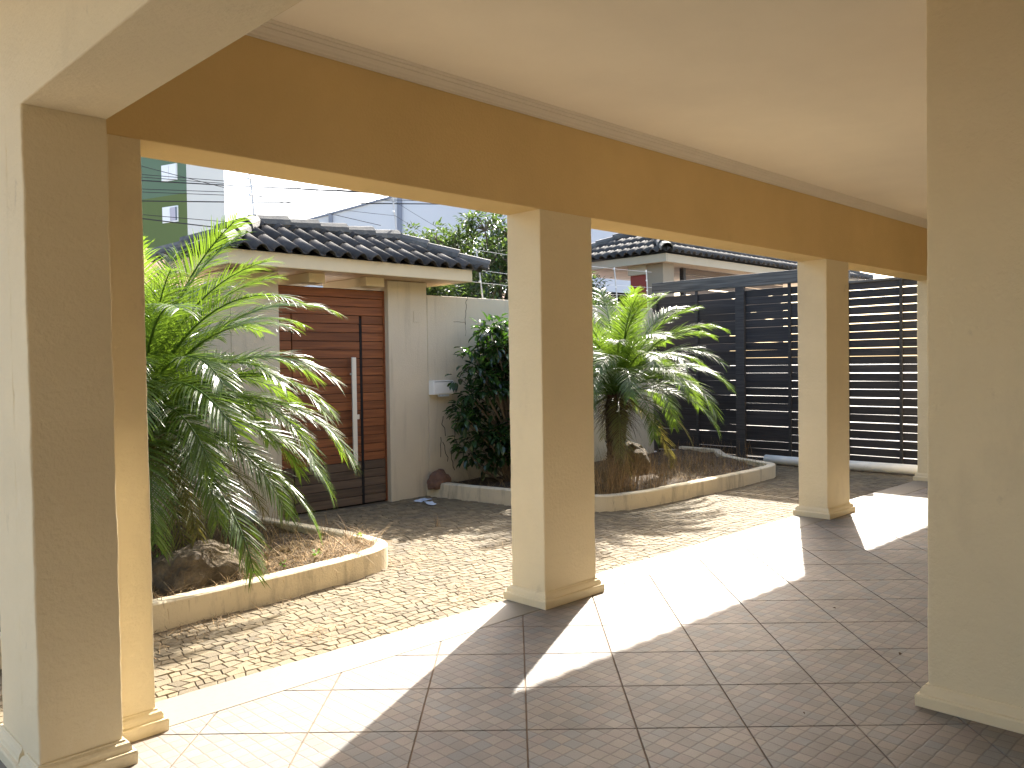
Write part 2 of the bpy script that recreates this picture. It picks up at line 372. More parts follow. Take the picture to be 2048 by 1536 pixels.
# --- cobbles
m = MB(); m.add([(-6, YE - .02, GZ - 0.009), (14.5, YE - .02, GZ - 0.009), (14.5, 9.6, GZ - 0.009), (-6, 9.6, GZ - 0.009)], [(0, 1, 2, 3)])
paving = tag(m.build('cobble_paving', sand_joint), kind='structure')

BED_L = [(-2.5, 5.60), (1.2, 5.60), (2.186, 5.618), (2.57, 5.64), (2.978, 5.665), (3.48, 5.71), (3.864, 5.765), (4.15, 5.845), (4.325, 5.95), (4.42, 6.10), (4.455, 6.30), (4.46, 6.55), (4.43, 6.9), (4.37, 7.35), (4.30, 8.0), (4.28, 8.745)]
BED_R = [(7.02, 8.745), (7.10, 8.2), (7.19, 7.5), (7.235, 7.2), (7.28, 6.85), (7.37, 6.55), (7.52, 6.30), (7.80, 6.11), (8.2, 6.02), (8.8, 6.005), (9.4, 6.005), (10.0, 6.005), (10.632, 6.014), (11.1, 6.045), (11.5, 6.10), (11.72, 6.22), (11.85, 6.45), (12.0, 6.85), (12.25, 7.3), (12.7, 7.7), (13.0, 8.0), (13.05, 8.745)]
def inside(poly, x, y):
    c = False; n = len(poly)
    for i in range(n):
        x1, y1 = poly[i]; x2, y2 = poly[(i + 1) % n]
        if (y1 > y) != (y2 > y) and x < (x2 - x1) * (y - y1) / (y2 - y1) + x1: c = not c
    return c
POLY_L = BED_L + [(-2.5, 8.745)]
POLY_R = BED_R
rg = random.Random(5)
cell = 0.078; x0, x1, y0, y1 = 0.6, 13.0, YE + 0.004, 8.74
ny = int((y1 - y0) / cell) + 2
def row_y(j, x):
    if j == 0: return YE + 0.005
    w = 0.045 * math.sin(x * 1.7 + 1.3) * min(1, j / 6) + 0.03 * noise.noise(Vector((x * 1.1, j * 0.15, 2.0))) * min(1, j / 3)
    return max(YE + 0.006, y0 + j * cell + w + 0.024 * noise.noise(Vector((x * 9.0, j * 3.7, 5.0))))
stones = []
for j in range(ny):
    x = x0 + rg.uniform(0, cell); sk = rg.uniform(-.012, .012)
    while x < x1:
        wd = cell * rg.choice((0.62, 0.8, 0.95, 1.05, 1.2, 1.4)) * rg.uniform(.92, 1.08); sk2 = rg.uniform(-.016, .016)
        q = [(x - sk, row_y(j, x - sk)), (x + wd - sk2, row_y(j, x + wd - sk2)), (x + wd + sk2, row_y(j + 1, x + wd + sk2)), (x + sk, row_y(j + 1, x + sk))]
        x += wd; sk = sk2
        cx = sum(p[0] for p in q) / 4; cy = sum(p[1] for p in q) / 4
        if cy > 8.74 or inside(POLY_L, cx, cy) or inside(POLY_R, cx, cy): continue
        stones.append((math.hypot(cx, cy) if cx > 1.35 else 50, q, rg.random()))
stones.sort(key=lambda s: s[0])
def stone_solid(mb, q, rnd, rr):
    n = 4; cx = sum(p[0] for p in q) / 4; cy = sum(p[1] for p in q) / 4
    gap = rr.uniform(0.0008, 0.0026)
    def ins(p, d):
        v = Vector((p[0] - cx, p[1] - cy)); L = max(v.length, 1e-4); k = max(0.3, 1 - d * 1.35 / L)
        return (cx + v.x * k, cy + v.y * k)
    z = GZ + rr.uniform(-0.002, 0.002); tx, ty = rr.uniform(-.03, .03), rr.uniform(-.03, .03)
    lo = [ins(p, gap) for p in q]; hi = [ins(p, gap + 0.004) for p in q]
    zz = lambda p: z + (p[0] - cx) * tx + (p[1] - cy) * ty
    vv = [(x, y, GZ - 0.03) for x, y in lo] + [(x, y, zz((x, y)) - 0.005) for x, y in lo] + [(x, y, zz((x, y))) for x, y in hi]
    ff = [(8, 9, 10, 11)]
    for i in range(4):
        j = (i + 1) % 4
        ff += [(i, j, 4 + j, 4 + i), (4 + i, 4 + j, 8 + j, 8 + i)]
    mb.add(vv, ff, rnd)
restm = MB(); rr = random.Random(9)
for k, (d, q, rn) in enumerate(stones):
    if k < 300:
        mb = MB(); stone_solid(mb, q, rn, rr); mb.build('cobblestone', cobble_m, paving)
    else: stone_solid(restm, q, rn, rr)
tag(restm.build('cobblestones_beyond', cobble_m, paving), kind='stuff')

# ------------------------------------------------------------------ house (porch)
house = empty('house', 'cream plastered house porch with square columns, tan beam and white crown moulding', 'house')
def rough_shaft(name, x0, x1, y0, y1, z0, z1, mat_, parent, seed=0, amp=0.0022, b=0.008):
    """rectangular plaster shaft with softly chipped, slightly wavy arrises"""
    rr = random.Random(seed); n = max(2, int((z1 - z0) / 0.035))
    vv = []; ff = []
    for k in range(n + 1):
        z = z0 + (z1 - z0) * k / n
        ring = []
        for ci, (cx, cy, sx, sy) in enumerate(((x0, y0, 1, 1), (x1, y0, -1, 1), (x1, y1, -1, -1), (x0, y1, 1, -1))):
            w = noise.noise(Vector((seed * 3.1 + ci * 17.3, 0.3, z * 5.0))) * amp + noise.noise(Vector((seed * 1.7 + ci * 9.1, 4.2, z * 23.0))) * amp * 0.7
            bb = b + abs(noise.noise(Vector((seed + ci * 5.0, 8.0, z * 9.0)))) * b * 0.7
            jx, jy = cx - sx * w, cy - sy * w
            pts = [(jx, jy + sy * bb), (jx + sx * bb * 0.3, jy + sy * bb * 0.3), (jx + sx * bb, jy)]
            if ci in (1, 3): pts.reverse()
            if ci == 0: pts = [(jx, jy + sy * bb), (jx + sx * bb * 0.3, jy + sy * bb * 0.3), (jx + sx * bb, jy)]
            if ci == 1: pts = [(jx + sx * bb, jy), (jx + sx * bb * 0.3, jy + sy * bb * 0.3), (jx, jy + sy * bb)]
            if ci == 2: pts = [(jx, jy + sy * bb), (jx + sx * bb * 0.3, jy + sy * bb * 0.3), (jx + sx * bb, jy)]
            if ci == 3: pts = [(jx + sx * bb, jy), (jx + sx * bb * 0.3, jy + sy * bb * 0.3), (jx, jy + sy * bb)]
            ring += pts
        vv += [(p[0], p[1], z) for p in ring]
    for k in range(n):
        for i in range(12):
            ff.append((k * 12 + i, k * 12 + (i + 1) % 12, (k + 1) * 12 + (i + 1) % 12, (k + 1) * 12 + i))
    ff.append(tuple(range(11, -1, -1))); ff.append(tuple(n * 12 + i for i in range(12)))
    mb = MB(); mb.add(vv, ff)
    return mb.build(name, mat_, parent)
PROFILE = [(0.040, 0.0), (0.042, 0.046), (0.038, 0.054), (0.028, 0.056), (0.026, 0.060), (0.024, 0.074), (0.018, 0.086), (0.008, 0.094), (0.006, 0.100), (-0.01, 0.101)]
def base_moulding(x0, x1, y0, y1, parent, name='base_moulding', z=0.0):
    mb = MB(); vv = []; ff = []
    for off, h in PROFILE:
        vv += [(x0 - off, y0 - off, z + h), (x1 + off, y0 - off, z + h), (x1 + off, y1 + off, z + h), (x0 - off, y1 + off, z + h)]
    for k in range(len(PROFILE) - 1):
        for i in range(4): ff.append((k * 4 + i, k * 4 + (i + 1) % 4, k * 4 + 4 + (i + 1) % 4, k * 4 + 4 + i))
    mb.add(vv, ff); return mb.build(name, plaster, parent)
X2, X3, X4 = 3.969, 8.117, 11.415
for k, (xa, xb) in enumerate(((0.925, 1.446), (X2, X2 + W), (X3, X3 + W), (X4, X4 + W))):
    c = rough_shaft('column', xa, xb, Y0, Y0 + D, 0.0, ZB, plaster, house, seed=k + 1)
    base_moulding(xa, xb, Y0, Y0 + D, c)
c = rough_shaft('column', 0.922, 1.230, 3.515, Y0 - 0.002, 0.0, ZB, plaster, house, seed=11, amp=0.0035, b=0.007)
base_moulding(0.922, 1.230, 3.515, 3.66, c)
# beams
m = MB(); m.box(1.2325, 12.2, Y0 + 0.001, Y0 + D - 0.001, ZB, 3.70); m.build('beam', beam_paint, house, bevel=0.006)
m = MB(); m.box(0.9235, 1.231, -1.6, Y0 + D - 0.001, ZB, 3.70); m.build('beam', plaster, house, bevel=0.006)
# ceiling and crown moulding
m = MB(); m.box(1.2335, 12.2, -1.6, Y0, ZC, ZC + 0.08); m.build('ceiling', ceil_paint, house)
m = MB(); m.box(-5.5, 0.9225, -1.6, Y0 + D, ZC, ZC + 0.08); m.build('ceiling', ceil_paint, house)  # unseen left-bay ceiling, added to cut sky light on the near pillar

prof = [(0.0, -0.076), (0.010, -0.076), (0.012, -0.066), (0.018, -0.062), (0.024, -0.050), (0.038, -0.036), (0.042, -0.034), (0.043, -0.028), (0.050, -0.026), (0.058, -0.016), (0.059, -0.011), (0.068, -0.010), (0.072, -0.004), (0.074, 0.001)]
mb = MB(); vv = []; ff = []
for xx in (1.2345, 12.1):
    vv += [(xx, Y0 - 0.0005 - a * 1.08, ZC + b) for a, b in prof]
n = len(prof); ff = [(k, k + 1, n + k + 1, n + k) for k in range(n - 1)]
mb.add(vv, ff); mb.build('crown_moulding', crown_paint, house)
# house walls: the big corner at the right and the walls behind the camera
c = rough_shaft('corner_wall', 4.030, 12.2, -1.6, 1.385, 0.0, ZC, plaster, house, seed=21, amp=0.002)
base_moulding(4.030, 12.2, -1.6, 1.385, c)
m = MB(); m.box(-5.5, 12.2, -1.9, -1.602, -0.2, 3.70); m.build('rear_wall', beam_paint, house)  # unseen wall; darker beam paint used here to reduce bounce light
m = MB(); m.box(12.0, 12.2, 1.387, 3.70, 0, ZC); m.build('end_wall', plaster, house)
# roof with scalloped tile eave; unseen left end extended to block sky light
mb = MB(); NE = 93 * 8
vv = []; ff = []
for k in range(NE + 1):
    x = -5.8 + k * (12.6 + 5.8) / NE; ph = 2 * math.pi * k / 8
    zz = max(math.sin(ph), -0.35) * 0.022
    vv += [(x, 4.712, 3.235 + zz), (x, 4.712, 3.255 + zz), (x, -1.9, 4.7), (x, -1.9, 4.66)]
for k in range(NE):
    a = k * 4; b = a + 4
    ff += [(a, b, b + 1, a + 1), (a + 1, b + 1, b + 2, a + 2), (a + 3, a + 2, b + 2, b + 3), (a, a + 3, b + 3, b)]
mb.add(vv, ff); mb.build('roof', roof_tile_m, house)
m = MB(); m.box(-5.7, 12.4, Y0 + D + 0.002, 4.60, 3.30, 3.335); m.build('eave_soffit', fascia_m, house)

# ------------------------------------------------------------------ garden walls
def wall(name, label, x0, x1, y0, y1, z0, z1, mat_=None):
    m = MB(); nxs = max(1, int((x1 - x0) / 0.4)); 
    m.box(x0, x1, y0, y1, z0, z1); o = m.build(name, mat_ or wall_plaster, bevel=0.01)
    return tag(o, label, 'wall')
wall('garden_wall', 'long stained cream garden wall running behind the planter from door pillar to slatted gate', 7.082, 12.17, 8.75, 8.95, GZ - .1, 2.53)
crk = bpy.data.objects['garden_wall']
def crack(pts, w, parent):
    mb = MB()
    for (p, q) in zip(pts[:-1], pts[1:]):
        d = Vector((q[0] - p[0], 0, q[1] - p[1])).normalized(); s_ = Vector((-d.z, 0, d.x)) * w / 2
        P = Vector((p[0], 8.7475, p[1])); Q = Vector((q[0], 8.7475, q[1]))
        mb.add([P - s_, P + s_, Q + s_, Q - s_], [(0, 1, 2, 3)])
    mb.build('crack', crack_m, parent)
rr = random.Random(2)
pts = []
for t in range(15):
    z = 2.528 - t * 0.027; pts.append((7.79 - t * 0.0026 + rr.uniform(-.012, .012), z))
crack(pts, 0.008, crk)
crack([(7.54, 2.185), (7.62, 2.188), (7.70, 2.182), (7.765, 2.186)], 0.005, crk)
crack([(7.763, 2.18), (7.758, 2.10), (7.768, 2.05), (7.755, 1.99)], 0.005, crk)
for t, (cx, z0_) in enumerate(((7.25, 0.62), (7.34, 0.55), (7.47, 0.42), (7.30, 0.9), (7.5, 0.75))):
    pp = []; 
    for k in range(6): pp.append((cx + rr.uniform(-.03, .03) + k * .01, z0_ - k * 0.055))
    crack(pp, 0.012, crk)
wall('garden_wall', 'cream garden wall behind the left palm, left of the wooden door', -3.0, 4.308, 8.75, 8.95, GZ - .1, 2.47)
wall('garden_wall', 'short white wall return between palm trunk and left end of slatted gate', 12.0, 12.172, 8.952, 11.5, GZ - .1, 2.528)

# ------------------------------------------------------------------ gatehouse over the entrance door
gh = empty('gatehouse', 'small cream gatehouse with dark tiled hip roof over the wooden entrance door', 'gatehouse', loc=(5.8, 9.1, GZ))
def child(o): o.location = Vector(o.location) - Vector(gh.location); return o
def ghb(name, mat_, *b, bevel=0.008):
    m = MB(); m.box(*b); o = m.build(name, mat_, gh, bevel=bevel); return child(o)
ghb('pillar', wall_plaster, 4.31, 4.90, 8.752, 9.40, GZ - .1, 2.69)
ghb('pillar', wall_plaster, 6.445, 7.08, 8.752, 9.40, GZ - .1, 2.69)
for (a, b, c_, d_) in ((4.07, 7.50, 8.30, 8.335), (4.07, 7.50, 9.865, 9.90)):
    ghb('fascia', fascia_m, a, b, c_, d_, 2.690, 2.850)
for (a, b) in ((4.07, 4.105), (7.465, 7.50)):
    ghb('fascia', fascia_m, a, b, 8.337, 9.863, 2.690, 2.849)
# soffit boards, running diagonally forward, each its own board
nb = 24
for k in range(nb):
    xa = 4.107 + k * (7.463 - 4.107) / nb; xb = xa + (7.463 - 4.107) / nb - 0.006
    ghb('soffit_board', pink_board, xa, xb, 8.337, 9.863, 2.700, 2.716, bevel=0)
ghb('ceiling_panel', black_m, 4.107, 7.463, 8.338, 9.862, 2.718, 2.74, bevel=0)
for (xa, xb) in ((5.22, 5.44), (6.02, 6.30)):
    ghb('roof_beam', fascia_m, xa, xb, 8.62, 9.60, 2.585, 2.698)
# roof tiles
def tile_mesh(w, L, mat_, name='roof_tile'):
    prof = []
    N = 11
    for k in range(N):
        t = k / (N - 1)
        x = (t - 0.5) * (w + 0.018)
        # barrel hump in the left two thirds, shallow pan at the right
        u = t / 0.68
        if u <= 1: z = 0.062 * math.sin(math.pi * max(0.0, min(1, u))) ** 0.8
        else: z = -0.012 * math.sin(math.pi * (t - 0.68) / 0.32)
        prof.append((x, z))
    th = 0.013
    vv = []; ff = []
    for yy, dz, sc in ((0.0, 0.016, 1.0), (L, 0.0, 0.97)):
        vv += [(x * sc, yy, z + dz) for x, z in prof] + [(x * sc, yy, z + dz - th) for x, z in prof]
    for k in range(N - 1):
        ff += [(k, k + 1, 2 * N + k + 1, 2 * N + k), (N + k + 1, N + k, 3 * N + k, 3 * N + k + 1), (k + 1, k, N + k, N + k + 1), (2 * N + k, 2 * N + k + 1, 3 * N + k + 1, 3 * N + k)]
    mb = MB(); mb.add(vv, ff)
    me = mb.mesh(name, mat_); me.polygons.foreach_set('use_smooth', [True] * len(me.polygons)); return me
def hip_roof(root, x0, x1, y0, y1, ze, zr, tw=0.21, course=0.40, sides='fblr', caps=True, cap_scale=1.0):
    """tiles individually on a hip roof; ridge along X"""
    run = (y1 - y0) / 2; sl = math.atan2(zr - ze, run); slen = math.hypot(run, zr - ze)
    base = Vector(root.location); rt = tile_mesh(tw, course + 0.06, roof_tile_m); rr = random.Random(31)
    planes = {}
    yr = (y0 + y1) / 2
    specs = {'f': (Vector((x0, y0, ze)), Vector((1, 0, 0)), Vector((0, 1, 0)), x1 - x0), 'b': (Vector((x1, y1, ze)), Vector((-1, 0, 0)), Vector((0, -1, 0)), x1 - x0),
             'l': (Vector((x0, y1, ze)), Vector((0, -1, 0)), Vector((1, 0, 0)), y1 - y0), 'r': (Vector((x1, y0, ze)), Vector((0, 1, 0)), Vector((-1, 0, 0)), y1 - y0)}
    # underlay
    mb = MB(); A = [(x0 + .12, y0 + .12, ze + .03), (x1 - .12, y0 + .12, ze + .03), (x1 - .12, y1 - .12, ze + .03), (x0 + .12, y1 - .12, ze + .03), (x0 + run, yr, zr - .03), (x1 - run, yr, zr - .03)]
    mb.add(A, [(0, 1, 5, 4), (1, 2, 5), (2, 3, 4, 5), (3, 0, 4), (3, 2, 1, 0)]); o = mb.build('roof_underlay', dark_metal, root); o.location = -base
    for s in sides:
        org, ax, inw, wid = specs[s]
        up = inw * math.cos(sl) + Vector((0, 0, 1)) * math.sin(sl); nrm = ax.cross(up).normalized()
        nc = int(round(wid / tw)); tw_ = wid / nc
        for c in range(int(math.ceil(slen / course))):
            for k in range(nc):
                a0 = k * tw_; s0 = c * course; s1 = s0 + course + 0.06; mid = a0 + tw_ / 2
                lim = lambda ss: ss * math.cos(sl)            # plan distance in = hip cut from either side
                top_allowed = min(a0 + tw_, wid - a0) if True else 0
                top_plan = min(run, max(a0 + tw_, 0), max(wid - a0, 0))
                if s0 * math.cos(sl) >= top_plan - 0.02: continue
                loc = org + ax * mid + up * s0 + nrm * 0.004
                mat4 = Matrix((ax, up, nrm)).transposed().to_4x4(); mat4.translation = loc
                mat4 = mat4 @ Matrix.Rotation(rr.uniform(-.02, .02), 4, 'Z') @ Matrix.Translation((rr.uniform(-.004, .004), rr.uniform(-.010, .010), rr.uniform(0, .004)))
                cut = not (a0 >= s1 * math.cos(sl) and wid - a0 - tw_ >= s1 * math.cos(sl) and s1 <= slen)
                if not cut:
                    o = link('roof_tile', rt, root); mm = mat4.copy(); mm.translation -= base; o.matrix_local = mm
                else:
                    bm = bmesh.new(); bm.from_mesh(rt); bm.transform(mat4)
                    # hip planes (vertical, 45 degrees in plan) and ridge plane
                    for pco, pno in ((org, (ax - inw)), (org + ax * wid, (-ax - inw)), (org + inw * run, -inw)):
                        bmesh.ops.bisect_plane(bm, geom=bm.verts[:] + bm.edges[:] + bm.faces[:], plane_co=pco, plane_no=pno.normalized(), clear_inner=True)
                    if len(bm.faces) < 4: bm.free(); continue
                    bm.transform(Matrix.Translation(-base))
                    me = bpy.data.meshes.new('roof_tile'); bm.to_mesh(me); bm.free()
                    if not me.materials: me.materials.append(roof_tile_m)
                    link('roof_tile', me, root)
    if not caps: return
    # caps
    def cap_mesh(L):
        vv = []; ff = []; N = 7; th = .014
        for yy, w, h in ((0, 0.118 * cap_scale, 0.094 * cap_scale), (L, 0.096 * cap_scale, 0.074 * cap_scale)):
            pr = [(-w, -0.035), (-w * 0.93, h * 0.30), (-w * 0.55, h * 0.86), (0, h), (w * 0.55, h * 0.86), (w * 0.93, h * 0.30), (w, -0.035)]
            vv += [(x, yy, z) for x, z in pr] + [(x * .86, yy, z - th - .002) for x, z in pr]
        for k in range(N - 1):
            ff += [(k, k + 1, 2 * N + k + 1, 2 * N + k), (N + k + 1, N + k, 3 * N + k, 3 * N + k + 1), (k + 1, k, N + k, N + k + 1), (2 * N + k, 2 * N + k + 1, 3 * N + k + 1, 3 * N + k)]
        mb = MB(); mb.add(vv, ff); return mb.mesh('ridge_tile', ridge_tile_m)
    def run_caps(p, q, n):
        p = Vector(p); q = Vector(q); d = (q - p); L = d.length / n; d.normalize(); cm = cap_mesh(L + 0.07)
        side = d.cross(Vector((0, 0, 1))).normalized(); nn = side.cross(d).normalized()
        for k in range(n):
            o = link('ridge_tile', cm, root); mt = Matrix((side, d, nn)).transposed().to_4x4(); mt.translation = p + d * (L * k) + nn * (0.030 + rr.uniform(-.004, .004)) - base
            o.matrix_local = mt @ Matrix.Rotation(rr.uniform(-.02, .02), 4, 'Z') @ Matrix.Rotation(-0.05, 4, 'X')
    ra = (x0 + run, yr, zr + .03); rb = (x1 - run, yr, zr + .03)
    nrdg = max(2, int(round((x1 - x0 - 2 * run) / 0.40)))
    run_caps(rb, ra, nrdg)
    for cx, cy, tgt in ((x0, y0, ra), (x0, y1, ra), (x1, y0, rb), (x1, y1, rb)):
        run_caps((cx, cy, ze + .035), tgt, max(3, int(round(math.hypot(run, run) / 0.40))))
hip_roof(gh, 3.93, 7.73, 8.23, 9.97, 2.842, 3.265)

# entrance door of planks
door = empty('plank_door', 'red-brown horizontal plank entrance door with long pale vertical pull handle', 'door', loc=(5.67, 8.86, GZ))
DB = Vector(door.location)
def dpart(name, mat_, b, parent=None, bevel=0.003):
    m = MB(); m.box(*b); o = m.build(name, mat_, parent or door, bevel=bevel)
    if parent is None: o.location = -DB
    return o
dpart('backing', black_m, (4.902, 6.443, 8.880, 8.90, GZ - .05, 2.560), bevel=0)
rows = 25; ph = (2.556 - (GZ + 0.012)) / rows; rr = random.Random(12)
for k in range(rows):
    z0 = GZ + 0.012 + k * ph; z1 = z0 + ph - 0.006
    mw = door_wood_grey if k < 5 else door_wood
    j = lambda: rr.uniform(-.003, .003)
    if z0 > 2.20:
        dpart('plank', mw, (4.904, 6.425, 8.838 + j(), 8.878, z0, z1))
    else:
        dpart('plank', mw, (4.904, 5.10, 8.842 + j(), 8.878, z0, z1))
        dpart('plank', mw, (5.108, 6.050, 8.832 + j(), 8.878, z0, z1))
        dpart('plank', mw, (6.098, 6.425, 8.842 + j(), 8.878, z0, z1))
dpart('edge_post', door_wood, (6.427, 6.4435, 8.826, 8.879, GZ, 2.557))
dpart('door_edge', black_m, (6.056, 6.093, 8.836, 8.879, GZ + .01, 2.195))
h = dpart('handle', handle_m, (5.885, 5.945, 8.752, 8.775, 0.363, 1.705), bevel=0.004)
for z in (0.55, 1.50): dpart('standoff', handle_m, (5.903, 5.927, 8.7755, 8.835, z - .012, z + .012), parent=h, bevel=0)
dpart('lock_plate', handle_m, (5.995, 6.03, 8.826, 8.8335, 0.93, 0.99))

# mailbox, bell plate
mbx = empty('mailbox', 'small white letter box fixed to the cream wall beside the dark bush', 'mailbox', loc=(7.25, 8.69, 1.2))
def mpart(name, mat_, b, bevel=0.003):
    m = MB(); m.box(*b); o = m.build(name, mat_, mbx, bevel=bevel); o.location = -Vector(mbx.location); return o
mpart('body', white_m, (7.086, 7.43, 8.640, 8.7485, 1.200, 1.388))
mpart('front_flap', white_m, (7.096, 7.420, 8.632, 8.6385, 1.212, 1.364))
mpart('slot', black_m, (7.10, 7.415, 8.634, 8.6392, 1.367, 1.373), bevel=0)
mpart('folded_paper', paper_m, (7.20, 7.36, 8.65, 8.70, 1.172, 1.1985), bevel=0)
bp = empty('wall_plate', 'small blank cream cover plate high on the pillar right of the wooden door', 'cover plate', loc=(6.9, 8.75, 2.23))
m = MB(); m.box(6.853, 6.957, 8.745, 8.7505, 2.162, 2.310); o = m.build('plate', wall_plaster, bp, bevel=0.002); o.location = -Vector(bp.location)

# ------------------------------------------------------------------ slatted driveway gate
gate = empty('slatted_gate', 'tall charcoal wooden slatted driveway gate with weathered top rail behind right palm', 'gate', loc=(13.2, 7.0, GZ))
GB = Vector(gate.location)
def gpart(name, mat_, b, bevel=0.003, rot=None):
    m = MB(); cx, cy, cz = (b[0] + b[1]) / 2, (b[2] + b[3]) / 2, (b[4] + b[5]) / 2
    m.box(b[0] - cx, b[1] - cx, b[2] - cy, b[3] - cy, b[4] - cz, b[5] - cz); o = m.build(name, mat_, gate, bevel=bevel)
    o.location = Vector((cx, cy, cz)) - GB
    if rot: o.rotation_euler = rot
    return o
rr = random.Random(77)
bays = [(4.20, 4.86, 0.011), (4.92, 5.68, 0.011), (5.74, 6.665, 0.005), (6.73, 7.505, 0.0035), (7.69, 8.465, 0.0025), (8.525, 9.36, 0.001)]
pitch = 0.1305
for (ya, yb, gp_) in bays:
    top = 2.86 if ya > 5.7 else 2.80
    k = 0; z = -0.055
    while z + pitch - gp_ < top + 0.02:
        dz = rr.uniform(-.004, .004)
        gpart('slat', slat_wood, (13.185, 13.207, ya - .025, yb + .025, z + dz, z + dz + pitch - gp_), 0.002,
              (rr.uniform(-.0045, .0045), rr.uniform(-.02, .02), 0))
        z += pitch
gpart('top_rail', rail_wood, (13.13, 13.24, 5.70, 9.46, 2.872, 3.085), 0.008)
gpart('top_rail', rail_wood, (13.15, 13.22, 4.10, 5.695, 2.792, 2.83), 0.004)
for (ya, yb, zt, xx) in ((9.37, 9.47, 2.87, 13.13), (8.47, 8.52, 2.87, 13.15), (7.515, 7.685, 2.87, 13.12), (6.67, 6.72, 2.87, 13.15), (5.69, 5.73, 2.87, 13.15), (4.87, 4.915, 2.79, 13.15), (4.14, 4.19, 2.79, 13.15)):
    gpart('post', post_wood, (xx, 13.183, ya, yb, -0.10, zt), 0.004)
gpart('bottom_rail', post_wood, (13.16, 13.215, 4.10, 9.40, -0.135, -0.075), 0.003)
m = MB(); m.tube([(12.93, 4.2, -.055), (12.90, 5.5, -.058), (12.86, 6.6, -.062), (12.9, 7.0, -.062)], 0.072, 16)
tag(m.build('drain_pipe', pvc_m, smooth=True), 'white plastic drain pipe lying on the ground along the foot of the slatted gate', 'pipe')

# ------------------------------------------------------------------ planters
def offset_path(path, d):
    out = []
    for i, p in enumerate(path):
        a = Vector(path[max(i - 1, 0)]); b = Vector(path[min(i + 1, len(path) - 1)]); t = (b - a).normalized(); nrm = Vector((-t.y, t.x))
        out.append((p[0] + nrm.x * d, p[1] + nrm.y * d))
    return out
def smooth_path(path, n=4):
    out = []
    for i in range(len(path) - 1):
        p0 = Vector(path[max(i - 1, 0)]); p1 = Vector(path[i]); p2 = Vector(path[i + 1]); p3 = Vector(path[min(i + 2, len(path) - 1)])
        for k in range(n):
            t = k / n
            q = 0.5 * ((2 * p1) + (-p0 + p2) * t + (2 * p0 - 5 * p1 + 4 * p2 - p3) * t * t + (-p0 + 3 * p1 - 3 * p2 + p3) * t ** 3)
            out.append((q.x, q.y))
    out.append(path[-1]); return out
def planter(label, path, poly, zt, side=1, wdt=0.125):
    root = empty('planter', label, 'planter', loc=(*path[len(path) // 2], GZ))
    base = Vector(root.location)
    sp = smooth_path(path); ip = offset_path(sp, wdt * side)
    mb = MB(); vv = []; ff = []
    for i, (o, q) in enumerate(zip(sp, ip)):
        w = noise.noise(Vector((o[0] * 3, o[1] * 3, 1.0))) * 0.006
        b = 0.012; ox, oy = (q[0] - o[0]) / wdt, (q[1] - o[1]) / wdt
        vv += [(o[0], o[1], GZ - .05), (o[0], o[1], zt - b + w), (o[0] + ox * b, o[1] + oy * b, zt + w), (q[0] - ox * b, q[1] - oy * b, zt + w), (q[0], q[1], zt - b + w), (q[0], q[1], GZ - .05)]
    n = 6
    for i in range(len(sp) - 1):
        for k in range(n - 1):
            qd = (i * n + k, (i + 1) * n + k, (i + 1) * n + k + 1, i * n + k + 1)
            ff.append(qd)
    ff.append(tuple(range(n))); ff.append(tuple((len(sp) - 1) * n + k for k in range(n - 1, -1, -1)))
    mb.add(vv, ff); o = mb.build('kerb', kerb_plaster, root); o.location = -base
    # soil: grid clipped to the polygon
    mb = MB(); cs = 0.10
    xs = [p[0] for p in poly]; ys = [p[1] for p in poly]; idx = {}
    X0, Y0_ = min(xs), min(ys); NX = int((max(xs) - X0) / cs) + 2; NY = int((max(ys) - Y0_) / cs) + 2
    vv = []; ff = []
    for i in range(NX):
        for j in range(NY):
            x = X0 + i * cs; y = Y0_ + j * cs
            vv.append((x, y, zt - 0.05 + 0.05 * noise.noise(Vector((x * 2.2, y * 2.2, 0))) + 0.02 * noise.noise(Vector((x * 9, y * 9, 3)))))
    inn = offset_path(sp, wdt * side * 0.6)
    pin = inn + ([(-2.5, 8.745)] if poly is POLY_L else [])
    for i in range(NX - 1):
        for j in range(NY - 1):
            if inside(pin, X0 + (i + .5) * cs, Y0_ + (j + .5) * cs):
                ff.append((i * NY + j, (i + 1) * NY + j, (i + 1) * NY + j + 1, i * NY + j + 1))
    mb.add(vv, ff); o = mb.build('soil', soil_m, root, smooth=True); o.location = -base
    return root, pin
ZK = 0.038
plL, pinL = planter('long cream planter with rounded tip, dry grass and left palm, beside the wooden door', BED_L, POLY_L, ZK)
plR, pinR = planter('curved cream planter with tall dry grass under the right palm before the slatted gate', BED_R, POLY_R, ZK)

# ------------------------------------------------------------------ dry grass
def blade(mb, p, h, lean, az, w, rr, curl=0.0, seg=3):
    d = Vector((math.cos(az), math.sin(az), 0)); s_ = Vector((-d.y, d.x, 0)) * w / 2
    vv = []; pos = Vector(p); ang_ = math.pi / 2 - lean
    for k in range(seg + 1):
        t = k / seg; ww = 1 - t * 0.85
        vv += [pos - s_ * ww, pos + s_ * ww]
        ang_ -= curl / seg
        pos = pos + (d * math.cos(ang_) + Vector((0, 0, 1)) * math.sin(ang_)) * h / seg
    ff = [(2 * k, 2 * k + 1, 2 * k + 3, 2 * k + 2) for k in range(seg)]
    mb.add(vv, ff, rr.random())
rr = random.Random(41)
def scatter(mb, n, pin, xr, yr, hr, lean, curl, wr, z=0.0, dens=None):
    c = 0; it = 0
    while c < n and it < n * 30:
        it += 1
        x = rr.uniform(*xr); y = rr.uniform(*yr)
        if pin is not None and not inside(pin, x, y): continue
        if dens and rr.random() > dens(x, y): continue
        blade(mb, (x, y, z + rr.uniform(-.02, .02)), rr.uniform(*hr), rr.uniform(*lean), rr.uniform(0, 6.283), rr.uniform(*wr), rr, rr.uniform(*curl)); c += 1
mb = MB()
